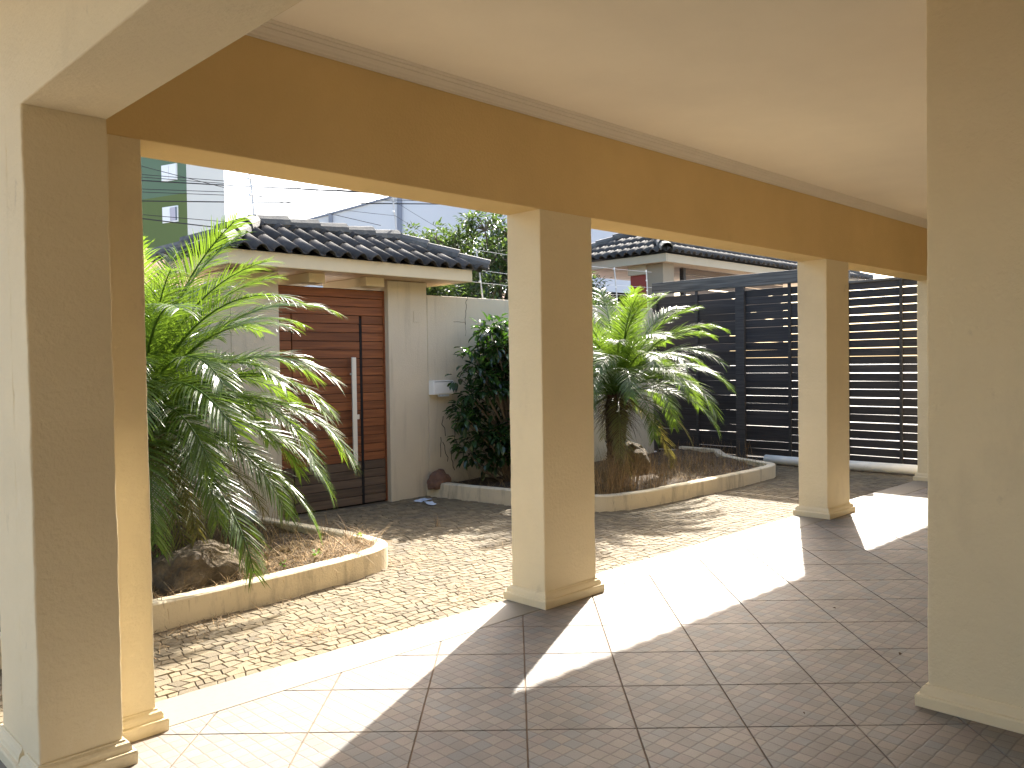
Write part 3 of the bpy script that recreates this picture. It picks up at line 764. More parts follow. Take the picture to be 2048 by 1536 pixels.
# mats of flopped straw along the front of the left bed
scatter(mb, 2600, pinL, (1.6, 4.5), (5.6, 6.6), (0.06, 0.22), (0.6, 1.5), (0.2, 1.6), (0.003, 0.007), 0.015, lambda x, y: max(0, 1.15 - (y - 5.75) * 1.3) * (1 if x > 2.7 else .5))
scatter(mb, 1500, pinL, (2.9, 4.45), (5.85, 6.45), (0.10, 0.34), (0.5, 1.5), (0.3, 1.8), (0.003, 0.007), 0.04)
scatter(mb, 1800, pinL, (1.6, 4.4), (6.2, 8.7), (0.10, 0.32), (0.1, 1.0), (0.0, 1.2), (0.003, 0.006), -0.01)
scatter(mb, 260, pinL, (3.2, 4.3), (7.4, 8.6), (0.4, 1.0), (0.0, 0.35), (0.0, 0.7), (0.003, 0.005), 0.0)
tag(mb.build('dry_grass', straw_m), 'flattened dry straw grass filling the left planter', 'grass', kind='stuff')
mb = MB()
def clumpy(x, y): return max(0.0, min(1.0, 0.25 + 2.2 * noise.noise(Vector((x * 2.6, y * 2.6, 7.0)))))
scatter(mb, 900, pinR, (7.4, 9.0), (6.15, 7.0), (0.12, 0.66), (0.0, 0.35), (0.0, 0.7), (0.003, 0.006), 0.0, clumpy)
scatter(mb, 700, pinR, (7.4, 11.6), (6.1, 6.6), (0.10, 0.26), (0.7, 1.5), (0.2, 1.5), (0.003, 0.006), 0.02, clumpy)
scatter(mb, 1500, pinR, (7.4, 11.8), (6.1, 7.8), (0.08, 0.30), (0.2, 1.3), (0.2, 1.4), (0.003, 0.006), 0.0)
scatter(mb, 420, pinR, (8.8, 11.4), (6.3, 7.4), (0.15, 0.5), (0.0, 0.4), (0.0, 0.6), (0.003, 0.005), 0.0)
scatter(mb, 900, pinR, (7.1, 13), (7.0, 8.7), (0.10, 0.35), (0.2, 1.2), (0.2, 1.3), (0.003, 0.006), 0.0)
tag(mb.build('dry_grass', straw_m), 'upright dry brown grass filling the right planter', 'grass', kind='stuff')
# loose straw on the paving
mb = MB()
for (cx, cy, n, sp_) in ((2.75, 4.80, 170, .20), (3.1, 4.75, 60, .25), (2.0, 5.45, 260, .22), (2.5, 5.52, 170, .16), (3.0, 5.58, 90, .16), (4.6, 5.9, 260, .32), (5.0, 6.3, 160, .4), (5.3, 5.6, 90, .4), (4.4, 4.9, 120, .3), (4.0, 4.6, 60, .3), (6.3, 4.75, 90, .3), (1.7, 5.2, 160, .2), (5.6, 4.6, 60, .4), (8.0, 5.6, 60, .5)):
    for k in range(n):
        x, y = rr.gauss(cx, sp_), rr.gauss(cy, sp_ * 0.55)
        if y < YE + .03 or inside(POLY_L, x, y) or inside(POLY_R, x, y): continue
        blade(mb, (x, y, GZ + .006), rr.uniform(.03, .14), rr.uniform(1.0, 1.5), rr.uniform(0, 6.283), rr.uniform(.002, .005), rr, rr.uniform(-.2, .5))
tag(mb.build('loose_straw', straw_m), 'wisps of dry straw lying on the sunlit cobbles', 'straw', kind='stuff')
# tuft against the far end of the threshold
def tuft(name, label, loc, n, hr, spread, lean=(0.1, 0.7), curl=(0.8, 2.4), mat_=straw_m, seed=1, w=(.005, .010)):
    global rr
    rr = random.Random(seed); mb = MB()
    for k in range(n):
        blade(mb, (rr.gauss(0, spread), rr.gauss(0, spread), 0), rr.uniform(*hr), rr.uniform(*lean), rr.uniform(0, 6.283), rr.uniform(*w), rr, rr.uniform(*curl), 6)
    o = mb.build(name, mat_); o.location = loc; return tag(o, label, 'grass tuft')
tuft('grass_tuft', 'drooping straw coloured grass tuft at the step edge beyond the third column', (9.35, 4.13, GZ), 34, (.25, .46), .035, seed=3)
tuft('grass_tuft', 'small dry grass stem standing on shaded cobbles before the wall', (5.75, 7.0, GZ), 9, (.06, .17), .02, (0, .3), (0, .6), seed=4)
rr = random.Random(8)

# fresh green weed seedlings at the planter edge
wi = 0
for (x, y, s_, lb) in ((2.98, 5.80, 1.0, 'green weed seedling on the planter edge nearest the boulder'), (3.25, 5.84, .8, 'green weed seedling, second from the boulder on the planter edge'), (3.62, 5.93, 1.1, 'green weed seedling, third from the boulder on the planter edge'), (4.28, 6.30, 1.0, 'green weed seedling at the rounded planter tip')):
    mb = MB()
    for k in range(9):
        a = rr.uniform(0, 6.283); L = rr.uniform(.025, .045) * s_; e = rr.uniform(.1, .9)
        d = Vector((math.cos(a) * math.cos(e), math.sin(a) * math.cos(e), math.sin(e))); sd = Vector((-math.sin(a), math.cos(a), 0))
        p = Vector((rr.uniform(-.03, .03), rr.uniform(-.03, .03), rr.uniform(.01, .05)))
        mb.add([p, p + d * L * .5 + sd * L * .4, p + d * L, p + d * L * .5 - sd * L * .4], [(0, 1, 2, 3)], rr.random())
    o = mb.build('weed_seedling', weed_leaf); o.location = (x, y, ZK + .005); tag(o, lb, 'weed', 'weed seedlings on the planter edge')

# ------------------------------------------------------------------ rocks
def rock(name, label, loc, size, seed, mat_, flat=0.0, cat='rock'):
    bm = bmesh.new(); bmesh.ops.create_icosphere(bm, subdivisions=4, radius=1.0)
    for v in bm.verts:
        p = v.co.copy(); d = 1 + 0.22 * noise.noise(p * 1.3 + Vector((seed, 0, 0))) + 0.09 * noise.noise(p * 3.5 + Vector((seed, 4, 0))) + 0.04 * noise.noise(p * 9 + Vector((0, seed, 0)))
        v.co = Vector((p.x * d * size[0], p.y * d * size[1], max(p.z, -0.5) * d * size[2]))
    me = bpy.data.meshes.new(name); bm.to_mesh(me); bm.free(); me.materials.append(mat_)
    o = link(name, me); o.location = loc; return tag(o, label, cat)
rock('boulder', 'large brown pitted boulder at the near end of the left planter', (2.72, 6.13, 0.05), (.36, .27, .24), 3, rock_m)
rock('boulder', 'dark rounded boulder beside the trunk of the right palm', (9.75, 7.45, 0.10), (.30, .28, .32), 8, rock_m)
rock('dome_stone', 'small reddish brown domed stone on the planter kerb against the wall', (7.12, 8.60, 0.04), (.17, .11, .16), 15, dome_m)

# papers, garden spotlight
for (x, y, a, s_, lb) in ((6.72, 8.45, .3, 1.0, 'crumpled blue-white paper scrap on shaded cobbles nearest the door pillar'), (6.62, 8.18, 1.1, .9, 'crumpled blue-white paper scrap, nearer one on the shaded cobbles')):
    mb = MB(); vv = []; ff = []; rq = random.Random(int(x * 100))
    for i in range(6):
        for j in range(4): vv.append(((i / 5 - .5) * .26 * s_, (j / 3 - .5) * .12 * s_, rq.uniform(0.003, .022)))
    for i in range(5):
        for j in range(3): ff.append((i * 4 + j, (i + 1) * 4 + j, (i + 1) * 4 + j + 1, i * 4 + j + 1))
    mb.add(vv, ff); o = mb.build('paper_scrap', paper_m); o.location = (x, y, GZ + .004); o.rotation_euler = (0, 0, a); tag(o, lb, 'paper', 'paper scraps')
sl = empty('garden_spotlight', 'small pale blue garden spotlight standing in the left planter by the wall', 'spotlight', loc=(4.02, 7.86, 0.0))
mb = MB(); mb.tube([(0, 0, -.03), (0, 0, .06)], .012, 8); mb.build('stake', steel_m, sl)
mb = MB(); mb.tube([(-.05, .03, .085), (-.02, .012, .09), (.055, -.035, .10)], [.042, .055, .062], 14); hd = mb.build('lamp_head', paper_m, sl, bevel=0)
mb = MB(); mb.tube([(.056, -.036, .10), (.066, -.042, .1015)], [.056, .056], 14); mb.build('lens', pane_m, hd)

# ------------------------------------------------------------------ palms
def frond_mesh(name, L, e0, droop, seed, nleaf=76, ll=0.36, mat_=None, twist=0.0):
    rr = random.Random(seed); mb = MB(); N = 16; pts = []; dirs = []
    p = Vector((0, 0, 0)); 
    for k in range(N + 1):
        t = k / N; a = e0 - droop * t ** 1.5
        d = Vector((math.cos(a), 0, math.sin(a))); pts.append(p.copy()); dirs.append(d); p = p + d * L / N
    mb.tube(pts, [0.012 * (1 - 0.8 * k / N) + .0015 for k in range(N + 1)], 5, False, 0.75)
    for k in range(nleaf):
        t = 0.16 + 0.84 * (k / (nleaf - 1)); fi = min(t * N, N - .001); i = int(fi); fr = fi - i
        pos = pts[i].lerp(pts[i + 1], fr); d = dirs[i].lerp(dirs[min(i + 1, N)], fr).normalized()
        up = Vector((-d.z, 0, d.x)); 
        prof = math.sin(math.pi * min(1, (t - .05) * 0.80 + .14)) ** 0.6
        for s_ in (-1, 1):
            side = Vector((0, s_, 0)); ln = ll * prof * rr.uniform(.82, 1.1)
            fwd = 0.65 + 0.9 * t + rr.uniform(-.12, .12); lift = rr.uniform(0.1, 0.5) * (1 - .4 * t)
            dd = (side + d * fwd + up * lift).normalized()
            w = 0.0054 * rr.uniform(.8, 1.15)
            wv = dd.cross(up).normalized(); wv = (wv + up * rr.uniform(-.5, .5)).normalized() * w
            q = pos.copy(); vv = []; cur = dd.copy(); g = rr.uniform(.2, .75); S = 4
            for m_ in range(S + 1):
                tt = m_ / S; ww = (0.55, 1.0, 0.9, 0.55, 0.06)[m_]
                vv += [q - wv * ww, q + wv * ww]
                cur = (cur + Vector((0, 0, -1)) * g * (0.25 + tt) / S * 1.6).normalized(); q = q + cur * ln / S
            mb.add(vv, [(2 * m_, 2 * m_ + 1, 2 * m_ + 3, 2 * m_ + 2) for m_ in range(S)], min(1, max(0, rr.gauss(.45 + .3 * t, .2))))
    return mb.mesh(name, mat_ or palm_leaf)
templates = [frond_mesh('frond', 1.75, R(e), R(dr), 100 + k) for k, (e, dr) in enumerate(((84, 50), (74, 66), (63, 84), (50, 96), (38, 96), (24, 94), (8, 84), (-10, 66)))]
old_t = [frond_mesh('frond', 1.35, R(e), R(dr), 140 + k, 34, .28, palm_old) for k, (e, dr) in enumerate(((-18, 55), (-35, 45)))]
def palm(label, loc, trunk_h, lean, seed, plan, scale=1.0):
    rr = random.Random(seed); root = empty('palm_tree', label, 'palm', loc=loc)
    top = Vector((lean[0], lean[1], trunk_h))
    mb = MB(); N = 22; pts = []; rads = []
    for k in range(N + 1):
        t = k / N; pts.append(Vector((lean[0] * t * t, lean[1] * t * t, -0.05 + (trunk_h + .05) * t)))
        rads.append((0.10 + 0.055 * t + (0.016 if k % 2 else 0)) * (1 if t < .92 else .8))
    mb.tube(pts, rads, 12); 
    for k in range(170):      # stubs of old leaf bases
        t = rr.uniform(.05, 1); a = rr.uniform(0, 6.283); p = Vector((lean[0] * t * t, lean[1] * t * t, trunk_h * t)); rad = .095 + .055 * t
        d = Vector((math.cos(a), math.sin(a), 0)); s_ = Vector((-d.y, d.x, 0)) * .018; b = p + d * rad * .9
        tip = b + d * rr.uniform(.03, .06) + Vector((0, 0, rr.uniform(.03, .09)))
        mb.add([b - s_, b + s_, b + Vector((0, 0, .05)), tip], [(0, 1, 3), (1, 2, 3), (2, 0, 3)], rr.random())
    mb.build('trunk', brown_fibre, root)
    mb = MB()
    for k in range(800):      # skirt of dead fibres
        a = rr.uniform(0, 6.283); z = trunk_h - rr.uniform(-.05, .35); d = Vector((math.cos(a), math.sin(a), 0))
        blade(mb, top * (z / trunk_h) + d * .12 - Vector((0, 0, 0)), rr.uniform(.18, .5), rr.uniform(.7, 1.9), a + rr.uniform(-.4, .4), rr.uniform(.006, .016), rr, rr.uniform(.3, 1.4))
    mb.build('dead_leaf_skirt', brown_fibre, root)
    for (ti, az, sc, roll) in plan:
        me = templates[ti] if ti < 8 else old_t[ti - 8]
        o = link('frond', me, root); o.location = top + Vector((math.cos(az), math.sin(az), 0)) * .05 + Vector((0, 0, rr.uniform(-.05, .06)))
        o.rotation_euler = (roll, 0, az); o.scale = (sc * scale,) * 3
    mb = MB()
    for k in range(26):       # spent orange flower stalk
        blade(mb, top + Vector((.25, -.1, .02)) + Vector((rr.gauss(0, .03), rr.gauss(0, .03), 0)), rr.uniform(.15, .3), rr.uniform(.6, 1.3), rr.uniform(-1.2, .8), .006, rr, .6)
    mb.build('flower_stalk', straw_m, root)
    return root
def plan_for(seed, counts, jit=0.25):
    rr = random.Random(seed); out = []; off = 0
    for ti, n in counts:
        off += 0.9
        for k in range(n):
            out.append((ti, off + 2 * math.pi * k / n + rr.uniform(-jit, jit), rr.uniform(.88, 1.08), rr.uniform(-.25, .25)))
    return out
cnt = ((0, 6), (1, 11), (2, 14), (3, 15), (4, 15), (5, 14), (6, 12), (7, 8), (8, 4), (9, 3))
cnt2 = ((0, 4), (1, 9), (2, 11), (3, 12), (4, 13), (5, 10), (6, 6), (8, 4), (9, 3))
palm('bushy green date palm in the left planter, hiding the left side of the wooden door', (2.60, 7.10, 0.0), 1.12, (0.05, 0.02), 1, plan_for(7, cnt), 1.06)
palm('bushy green date palm in the right planter in front of the slatted gate', (9.12, 7.20, 0.0), 1.16, (0.04, 0.0), 2, plan_for(19, cnt2), 0.95)

# ------------------------------------------------------------------ leafy plants
def leaf(mb, p, d, up, L, w, rnd, fold=0.25):
    d = d.normalized(); s_ = d.cross(up)
    if s_.length < 1e-4: s_ = d.orthogonal()
    s_.normalize(); n_ = s_.cross(d)
    a = p; b = p + d * L
    m1 = p + d * L * .35; m2 = p + d * L * .72
    mb.add([a, m1 - s_ * w * .5 + n_ * w * fold, m1, m1 + s_ * w * .5 + n_ * w * fold, m2 - s_ * w * .38 + n_ * (w * fold * .8) - n_ * L * .05, m2 - n_ * L * .05, m2 + s_ * w * .38 + n_ * (w * fold * .8) - n_ * L * .05, b - n_ * L * .14],
           [(0, 2, 1), (0, 3, 2), (1, 2, 5, 4), (2, 3, 6, 5), (4, 5, 7), (5, 6, 7)], rnd)
# dark bush beside the mailbox
bush = empty('bush', 'tall dark glossy-leaved bush against the wall beside the white letter box', 'bush', loc=(8.05, 8.2, 0.0))
rr = random.Random(55); mb = MB(); stems = MB()
clumps = []
for k in range(190):
    z = rr.uniform(0.25, 2.12); t = (z - .25) / 1.87
    prof = 0.28 + 0.50 * math.sin(math.pi * min(1, t * .75 + .18)); 
    a = rr.uniform(0, 6.283); rad = prof * math.sqrt(rr.random())
    clumps.append((Vector((math.cos(a) * rad * 1.15 - .02, math.sin(a) * rad * .62, z)), rr.uniform(.10, .17)))
for c, cr_ in clumps:
    stems.tube([(c.x * .25, c.y * .25, max(0, c.z - .5)), (c.x * .7, c.y * .7, c.z - .2), c], [.012, .009, .004], 5)
    for k in range(17):
        d = Vector((rr.gauss(0, 1), rr.gauss(0, 1), rr.gauss(.1, .8))).normalized(); p = c + d * cr_ * rr.uniform(.2, 1)
        leaf(mb, p, (d + Vector((0, 0, -.35))), Vector((0, 0, 1)) + d * .4, rr.uniform(.10, .17), rr.uniform(.05, .075), rr.random())
mb.build('foliage', bush_leaf, bush); stems.tube([(0, 0, -.08), (.03, 0, .5), (0, .02, 1.2), (.02, 0, 1.8)], [.04, .032, .022, .01], 7); stems.build('stem', bark_m, bush)
# small shrub by the boulder
sh = empty('shrub', 'small fresh green shrub behind the boulder at the near end of the left planter', 'shrub', loc=(2.42, 6.50, 0.0))
mb = MB(); st = MB()
for k in range(30):
    a = rr.uniform(0, 6.283); top = Vector((math.cos(a) * rr.uniform(.03, .2), math.sin(a) * rr.uniform(.03, .2), rr.uniform(.12, .40)))
    st.tube([(0, 0, -.02), top * .5, top], [.006, .004, .002], 4)
    for q in range(14):
        d = Vector((rr.gauss(0, 1), rr.gauss(0, 1), rr.gauss(.3, .6))).normalized(); leaf(mb, top + d * rr.uniform(.01, .06), d, Vector((0, 0, 1)), rr.uniform(.025, .04), .016, rr.random())
mb.build('foliage', shrub_leaf, sh); st.build('stem', bark_m, sh)
# street trees beyond the wall
def tree(label, loc, h_trunk, blobs, seed, nleaf, leafL=(.06, .11), mat_=None):
    rr = random.Random(seed); root = empty('tree', label, 'tree', loc=loc); tr = MB(); cr_ = MB()
    tr.tube([(0, 0, -.1), (.03, .02, h_trunk * .5), (0, 0, h_trunk), (.02, 0, h_trunk + .8)], [.13, .11, .09, .04], 9)
    tot = sum(b[3] ** 2 for b in blobs)
    for (bx, by, bz, br) in blobs:
        c = Vector((bx, by, bz)); st_ = Vector((0, 0, h_trunk * rr.uniform(.7, 1.1)))
        tr.tube([st_, st_.lerp(c, .5) + Vector((rr.uniform(-.1, .1), rr.uniform(-.1, .1), .1)), c], [.05, .03, .012], 6)
        nn = int(nleaf * br ** 2 / tot); ntw = max(6, int(nn / 26))
        for k in range(ntw):
            d = Vector((rr.gauss(0, 1), rr.gauss(0, 1), rr.gauss(0, .9))).normalized(); tip = c + d * br * rr.uniform(.55, 1.12)
            tr.tube([c, c.lerp(tip, .6) + Vector((0, 0, .04)), tip], [.014, .008, .003], 3, False)
            for q in range(26):
                dd = Vector((rr.gauss(0, 1), rr.gauss(0, 1), rr.gauss(.2, .8))).normalized(); p = tip + dd * rr.uniform(.02, .17)
                leaf(cr_, p, dd, Vector((0, 0, 1)) + dd * .3, rr.uniform(*leafL), rr.uniform(.035, .055), rr.random())
    tr.build('trunk', bark_m, root); cr_.build('crown', mat_ or tree_leaf, root)
    return root
rr = random.Random(17)
bl = []
for k in range(80):
    a = rr.uniform(0, 6.283); rad = 1.75 * math.sqrt(rr.random()); z = rr.uniform(2.2, 4.25) - 0.22 * rad
    bl.append((math.cos(a) * rad, math.sin(a) * rad * .8, z, rr.uniform(.22, .42)))
tree('dense green tree beyond the garden wall between the door roof and the middle column', (10.55, 11.0, GZ), 2.2, bl, 3, 26000)
bl = []
for k in range(22):
    a = rr.uniform(0, 6.283); rad = 0.95 * math.sqrt(rr.random()); z = rr.uniform(2.4, 4.15) - 0.25 * rad
    bl.append((math.cos(a) * rad, math.sin(a) * rad, z, rr.uniform(.22, .40)))
tree('green tree beyond the wall just right of the middle column, left of the red wall', (12.9, 11.7, GZ), 2.3, bl, 4, 11000)
bl = []
for k in range(60):
    bl.append((rr.uniform(-2.2, 2.6), rr.uniform(-.35, .35), rr.uniform(1.7, 3.0), rr.uniform(.25, .42)))
tree('dark dense hedge tree filling the gap under the tree behind the garden wall', (9.3, 9.85, GZ), 1.2, bl, 5, 15000, mat_=tree_leaf)

# ------------------------------------------------------------------ electric fence posts and wires
def fence_post(label, p0, p1, tilts, rads=.011):
    root = empty('fence_post', label, 'fence post', 'electric fence posts', loc=p0); b = Vector(p0); q = Vector(p1) - b
    mb = MB(); mb.tube([(0, 0, 0), q * .5 + Vector((.006, 0, 0)), q], rads, 7); mb.build('rod', steel_m, root)
    for t in tilts:
        mb = MB(); c = q * t; mb.tube([c + Vector((-.045, -.03, 0)), c + Vector((-.012, -.008, 0))], [.016, .013], 8); mb.build('insulator', insul_m, root)
    mb = MB(); mb.box(-.012, .05, -.012, .012, -.10, .02); mb.build('bracket', steel_m, root)
fence_post('thin electric fence post on the left end of the door roof ridge', (4.80, 9.1, 3.34), (4.745, 9.1, 3.97), (.42, .72))
fence_post('thin electric fence post on the right end of the door roof ridge', (6.87, 9.1, 3.34), (6.79, 9.1, 3.97), (.50, .82))
fence_post('pale electric fence post standing on the garden wall above the bush', (8.19, 8.85, 2.53), (8.075, 8.85, 3.235), (.35, .58, .98))
fence_post('pale electric fence post in front of the dark red wall', (12.79, 9.3, 2.5), (12.74, 9.3, 3.30), (.3, .52, .75, .97))
fence_post('thin electric fence post by the tree right of the middle column', (11.3, 8.85, 2.53), (11.22, 8.85, 3.20), (.5, .95))
def wire(name, label, p, q, sag, rad, cat='wire', mat_=None, group=None, n=14):
    p = Vector(p); q = Vector(q); mb = MB(); pts = []
    for k in range(n + 1):
        t = k / n; pts.append(p.lerp(q, t) - Vector((0, 0, sag * 4 * t * (1 - t))))
    mb.tube(pts, rad, 5); tag(mb.build(name, mat_ or cable_m), label, cat, group)
for t, nm in ((.35, 'lowest'), (.58, 'middle'), (.98, 'topmost')):
    z = 2.53 + .705 * t; wire('fence_wire', nm + ' electric fence wire running along the top of the garden wall', (7.55 if t < .5 else 8.08, 8.83, z), (12.7, 9.15, z + .02), .03, .0028, mat_=steel_m, group='electric fence wires')
for z, nm in ((3.60, 'lower'), (3.79, 'upper')):
    wire('fence_wire', nm + ' electric fence wire strung over the door roof', (4.77, 9.08, z), (6.83, 9.08, z), .02, .0024, group='electric fence wires')
    wire('fence_wire', nm + ' electric fence wire falling from door roof to garden wall post', (6.83, 9.08, z), (8.10, 8.85, z - .55), .02, .0024, group='electric fence wires')

# ------------------------------------------------------------------ neighbouring gate roof at the right
nb = empty('neighbour_porch', 'neighbouring tiled gate porch with cream pillar and dark red wall beyond the slatted gate', 'porch', loc=(16, 11, GZ))
def npart(name, mat_, b, bevel=0.005):
    m = MB(); m.box(*b); o = m.build(name, mat_, nb, bevel=bevel); o.location = -Vector(nb.location); return o
npart('fascia', fascia_dull, (14.24, 14.28, 9.90, 13.0, 3.63, 3.80))
npart('fascia', fascia_dull, (14.282, 24.0, 9.90, 9.94, 3.63, 3.80))
for k in range(40):
    xa = 14.29 + k * .24; npart('soffit_board', pink_board, (xa, xa + .232, 9.95, 12.95, 3.645, 3.66), 0)
npart('pillar', shaded_m, (14.46, 14.86, 10.13, 10.55, GZ, 3.64))
npart('pillar_head', fascia_dull, (14.44, 14.50, 10.56, 11.02, 3.44, 3.64))
npart('side_wall', red_m, (14.50, 14.72, 10.555, 11.00, GZ, 3.438))
npart('screen_post', post_wood, (15.46, 15.56, 10.3, 10.4, GZ, 3.62))
for k in range(12):
    npart('screen_board', door_wood_grey, (15.57, 20.0, 10.34, 10.36, 1.9 + k * .145, 1.9 + k * .145 + .125), 0)
npart('interior_shade_sheet', black_m, (14.9, 20.2, 12.0, 12.1, GZ, 3.2), 0)  # black sheet standing in for the shade inside the porch
def nb_roof():
    hip_roof(nb, 14.12, 24.12, 9.78, 13.1, 3.815, 4.62, tw=.22, sides='fl', cap_scale=1.15)
nb_roof()

# ------------------------------------------------------------------ neighbour house pieces beyond the left wall and beyond the palm
hs = empty('neighbour_house', 'low house with terracotta tiled roof beyond the wall behind the left palm', 'house', loc=(4.0, 16, GZ))
m = MB(); m.box(1.0, 7.2, 14.6, 19, GZ, 3.0); o = m.build('wall', red_m, hs); o.location = -Vector(hs.location)
m = MB(); m.add([(.6, 14.1, 2.95), (7.4, 14.1, 2.95), (7.4, 17, 4.0), (.6, 17, 4.0), (.6, 14.1, 2.86), (7.4, 14.1, 2.86), (7.4, 19.5, 2.9), (.6, 19.5, 2.9)], [(0, 1, 2, 3), (4, 5, 1, 0), (3, 2, 6, 7), (1, 5, 6, 2), (0, 3, 7, 4)]); o = m.build('roof', redtile_m, hs); o.location = -Vector(hs.location)
hs2 = empty('lean_to', 'pale translucent lean-to with sunlit clay tiles beyond the wall left of the red wall', 'lean-to', loc=(15.5, 14.5, GZ))
def l2(name, mat_, v, f):
    m = MB(); m.add(v, f); o = m.build(name, mat_, hs2); o.location = -Vector(hs2.location)
m = MB(); m.box(13.2, 18.5, 13.6, 16.5, GZ, 3.05); o = m.build('wall', pale_m, hs2); o.location = -Vector(hs2.location)
m = MB(); m.box(13.25, 18.4, 13.55, 13.595, 2.7, 3.0); o = m.build('window_band', pane_m, hs2); o.location = -Vector(hs2.location)
l2('roof', shed_trim, [(13.0, 13.2, 3.10), (18.6, 13.2, 3.10), (18.6, 16.6, 3.7), (13.0, 16.6, 3.7), (13.0, 13.2, 3.05), (18.6, 13.2, 3.05), (18.6, 16.6, 3.1), (13.0, 16.6, 3.1)], [(0, 1, 2, 3), (4, 5, 1, 0), (5, 6, 2, 1), (7, 4, 0, 3)])
l2('tile_coping', redtile_m, [(12.6, 12.9, 2.95), (15.5, 12.9, 2.95), (15.5, 13.4, 3.18), (12.6, 13.4, 3.18)], [(0, 1, 2, 3)])

# ------------------------------------------------------------------ far buildings
def at(px, py, dist):
    return Vector((0, 0, 1.6)) + (f_ + r_ * ((px - 1024) / 1675.57) + u_ * ((768 - py) / 1675.57)) * dist
ap = empty('apartment_block', 'tall green and pale grey apartment block behind power lines at the left', 'building', loc=(17, 42, GZ))
AB = Vector(ap.location)
# facade lies across the view: A (left, far) -> B (corner at px 382) -> Cc (right end at px 456)
fa = at(150, 700, 44); fb = at(381, 700, 40); fc = at(456, 700, 41.5)
def facade(name, p, q, z0, z1, mat_, thick=6.0):
    a = Vector((p.x, p.y, 0)); b = Vector((q.x, q.y, 0)); d = (b - a).normalized(); nrm = Vector((-d.y, d.x, 0))
    if nrm.dot(Vector((1, 1, 0))) < 0: nrm = -nrm
    m = MB(); k = nrm * thick
    vv = [a, b, b + k, a + k]; m.add([(v.x, v.y, z0) for v in vv] + [(v.x, v.y, z1) for v in vv], [(0, 3, 2, 1), (4, 5, 6, 7), (0, 1, 5, 4), (1, 2, 6, 5), (2, 3, 7, 6), (3, 0, 4, 7)])
    o = m.build(name, mat_, ap); o.location = -AB; return o, d, nrm
zband = at(330, 392, 40.5).z
_, dA, nA = facade('green_wall', fa, fb, GZ, zband, green_m, .5)
facade('upper_green_wall', fa, fb, zband + .001, 17, green2_m, .5)
facade('pale_wall', fb + (fc - fb) * 0.001, fc, GZ, 17.01, pale_m)
def fac_pt(px, py):       # ray onto facade A plane
    d = f_ + r_ * ((px - 1024) / 1675.57) + u_ * ((768 - py) / 1675.57); o = Vector((0, 0, 1.6))
    t = (Vector((fa.x, fa.y, 0)) - o).dot(nA) / d.dot(nA); return o + d * t
def window(px0, px1, py0, py1, openw):
    p = fac_pt(px0, (py0 + py1) / 2); q = fac_pt(px1, (py0 + py1) / 2); zt = fac_pt((px0 + px1) / 2, py0).z; zb = fac_pt((px0 + px1) / 2, py1).z
    a = Vector((p.x, p.y, 0)); wd = (q - p).dot(dA); 
    def slab(name, u0, u1, z0, z1, d0, d1, mat_, parent=None):
        m = MB(); v = []
        for z in (z0, z1):
            for (u, dd) in ((u0, d0), (u1, d0), (u1, d1), (u0, d1)): w = a + dA * u - nA * dd; v.append((w.x, w.y, z))
        m.add(v, [(0, 3, 2, 1), (4, 5, 6, 7), (0, 1, 5, 4), (1, 2, 6, 5), (2, 3, 7, 6), (3, 0, 4, 7)]); o = m.build(name, mat_, parent or ap)
        if parent is None: o.location = -AB
        return o
    w0 = slab('window', 0, wd, zb, zt, -.05, .04, white_m)
    if openw:
        slab('shutter', .04, wd * .52, zb + .05, zt - .05, .045, .07, white_m, w0)
        slab('curtain', wd * .54, wd * .86, zb + .06, zt - .06, .045, .06, curtain_m, w0); slab('pane', wd * .87, wd * .95, zb + .06, zt - .06, .045, .06, pane_m, w0)
    else:
        slab('shutter', .04, wd * .49, zb + .05, zt - .05, .045, .07, white_m, w0); slab('shutter', wd * .51, wd - .04, zb + .05, zt - .05, .045, .065, white_m, w0)
window(324, 355, 329, 362, False); window(326, 357, 413, 445, True)
window(324, 355, 246, 279, False); window(328, 359, 497, 529, False)
window(236, 268, 328, 361, False); window(238, 270, 414, 446, False)

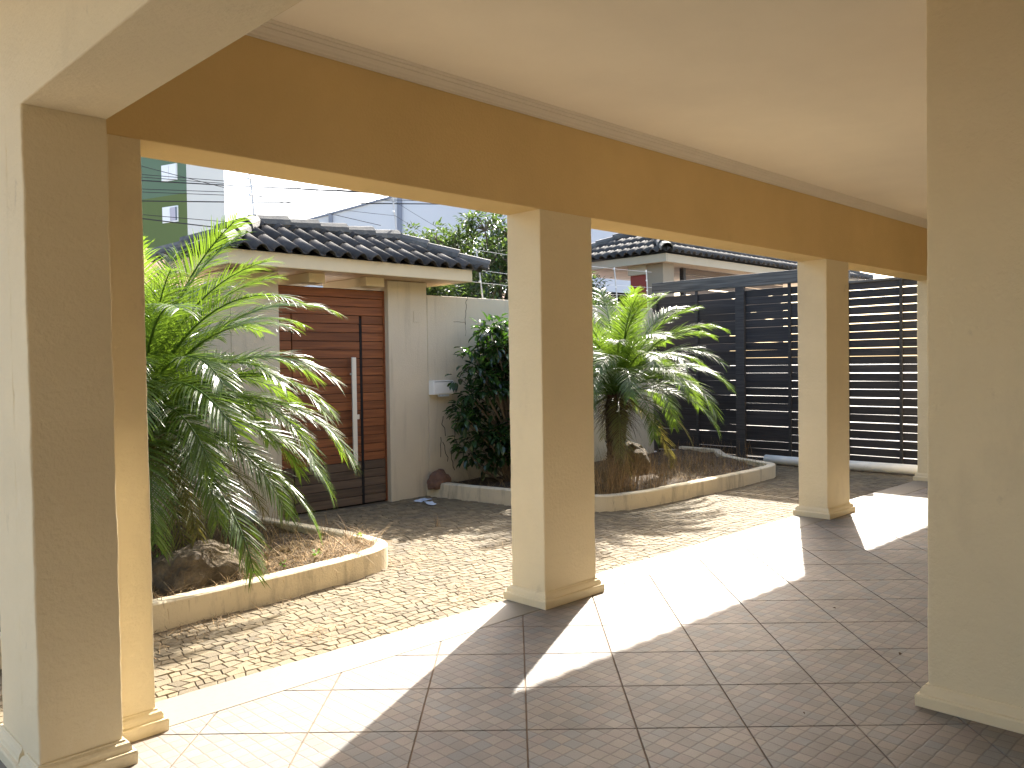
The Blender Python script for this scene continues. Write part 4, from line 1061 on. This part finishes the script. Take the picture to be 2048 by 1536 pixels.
sd_ = empty('warehouse', 'large pale grey shed with sloping roofline and dark vertical trims behind the door roof', 'warehouse', loc=(36, 48, GZ))
SB = Vector(sd_.location)
def ppoly(name, pix, dist, mat_, thick, parent=sd_):
    pts = [at(x, y, dist) for x, y in pix]; d = Vector((f_.x, f_.y, 0)).normalized() * thick; n = len(pts)
    m = MB(); m.add([tuple(p) for p in pts] + [tuple(p + d) for p in pts], [tuple(range(n))[::-1], tuple(range(n, 2 * n))] + [(i, (i + 1) % n, n + (i + 1) % n, n + i) for i in range(n)])
    o = m.build(name, mat_, parent); o.location = -SB; return o
ppoly('gable_wall', [(560, 755), (560, 456), (794, 392), (794, 755)], 60, shed_m, 8)
ppoly('corner_trim', [(794.3, 755), (794.3, 391), (803, 391), (803, 755)], 59.9, shed_trim, 8)
ppoly('side_wall', [(803.3, 755), (803.3, 391), (1300, 462), (1300, 755)], 60.1, shed_m, 8)
ppoly('roof_edge', [(560, 456), (560, 452.5), (794, 388.5), (794, 392)], 59.85, shed_trim, .3)
ppoly('vertical_trim', [(657, 755), (657, 429.5), (664, 427.5), (664, 755)], 59.8, shed_trim, .19)

# power lines along the street
L = [((282, 347), (882, 392), 'topmost thin'), ((282, 352), (480, 366), 'second thin'), ((282, 359), (690, 380), 'thick upper'), ((282, 376), (560, 384), 'upper middle'), ((282, 382), (600, 392), 'lower middle'), ((282, 400), (880, 405), 'thick middle'), ((282, 427), (520, 446), 'lower thin'), ((282, 435), (560, 466), 'thick lowest'), ((282, 330), (500, 385), 'steeply slanting thin')]
for k, (p, q, nm) in enumerate(L):
    dx = q[0] - p[0]; dy = q[1] - p[1]
    e0 = at(p[0] - 0.6 * dx, p[1] - .6 * dy, 24); e1 = at(q[0] + 1.2 * dx, q[1] + 1.2 * dy, 30)
    wire('power_line', nm + ' black power line crossing the green apartment block', e0, e1, .05, .018 if 'thick' in nm else .010, 'power line', cable_m, 'power lines over the street')

# dead leaves on the porch floor
lm = material('dead_leaf', (0.10, 0.065, 0.035), 0.9, 0.3, 60)
for k, (x, y, s_, lb) in enumerate(((4.62, 1.72, .024, 'curled brown dead leaf on the tiles beside the near corner wall'), (5.2, 2.35, .012, 'tiny brown leaf bit on the shaded tiles toward the far end'), (2.75, 1.75, .010, 'tiny brown leaf bit on the shaded tiles in the foreground'), (3.55, 1.75, .010, 'tiny brown leaf bit on the shaded tiles before the near corner wall'))):
    mb = MB(); leaf(mb, Vector((-s_, 0, .003)), Vector((1, .1, .08)), Vector((0, 0, 1)), s_ * 2, s_ * .9, .5, .4)
    o = mb.build('dead_leaf', lm); o.location = (x, y, .002); o.rotation_euler = (0, 0, k * 1.3); tag(o, lb, 'leaf', 'dead leaves on the porch')
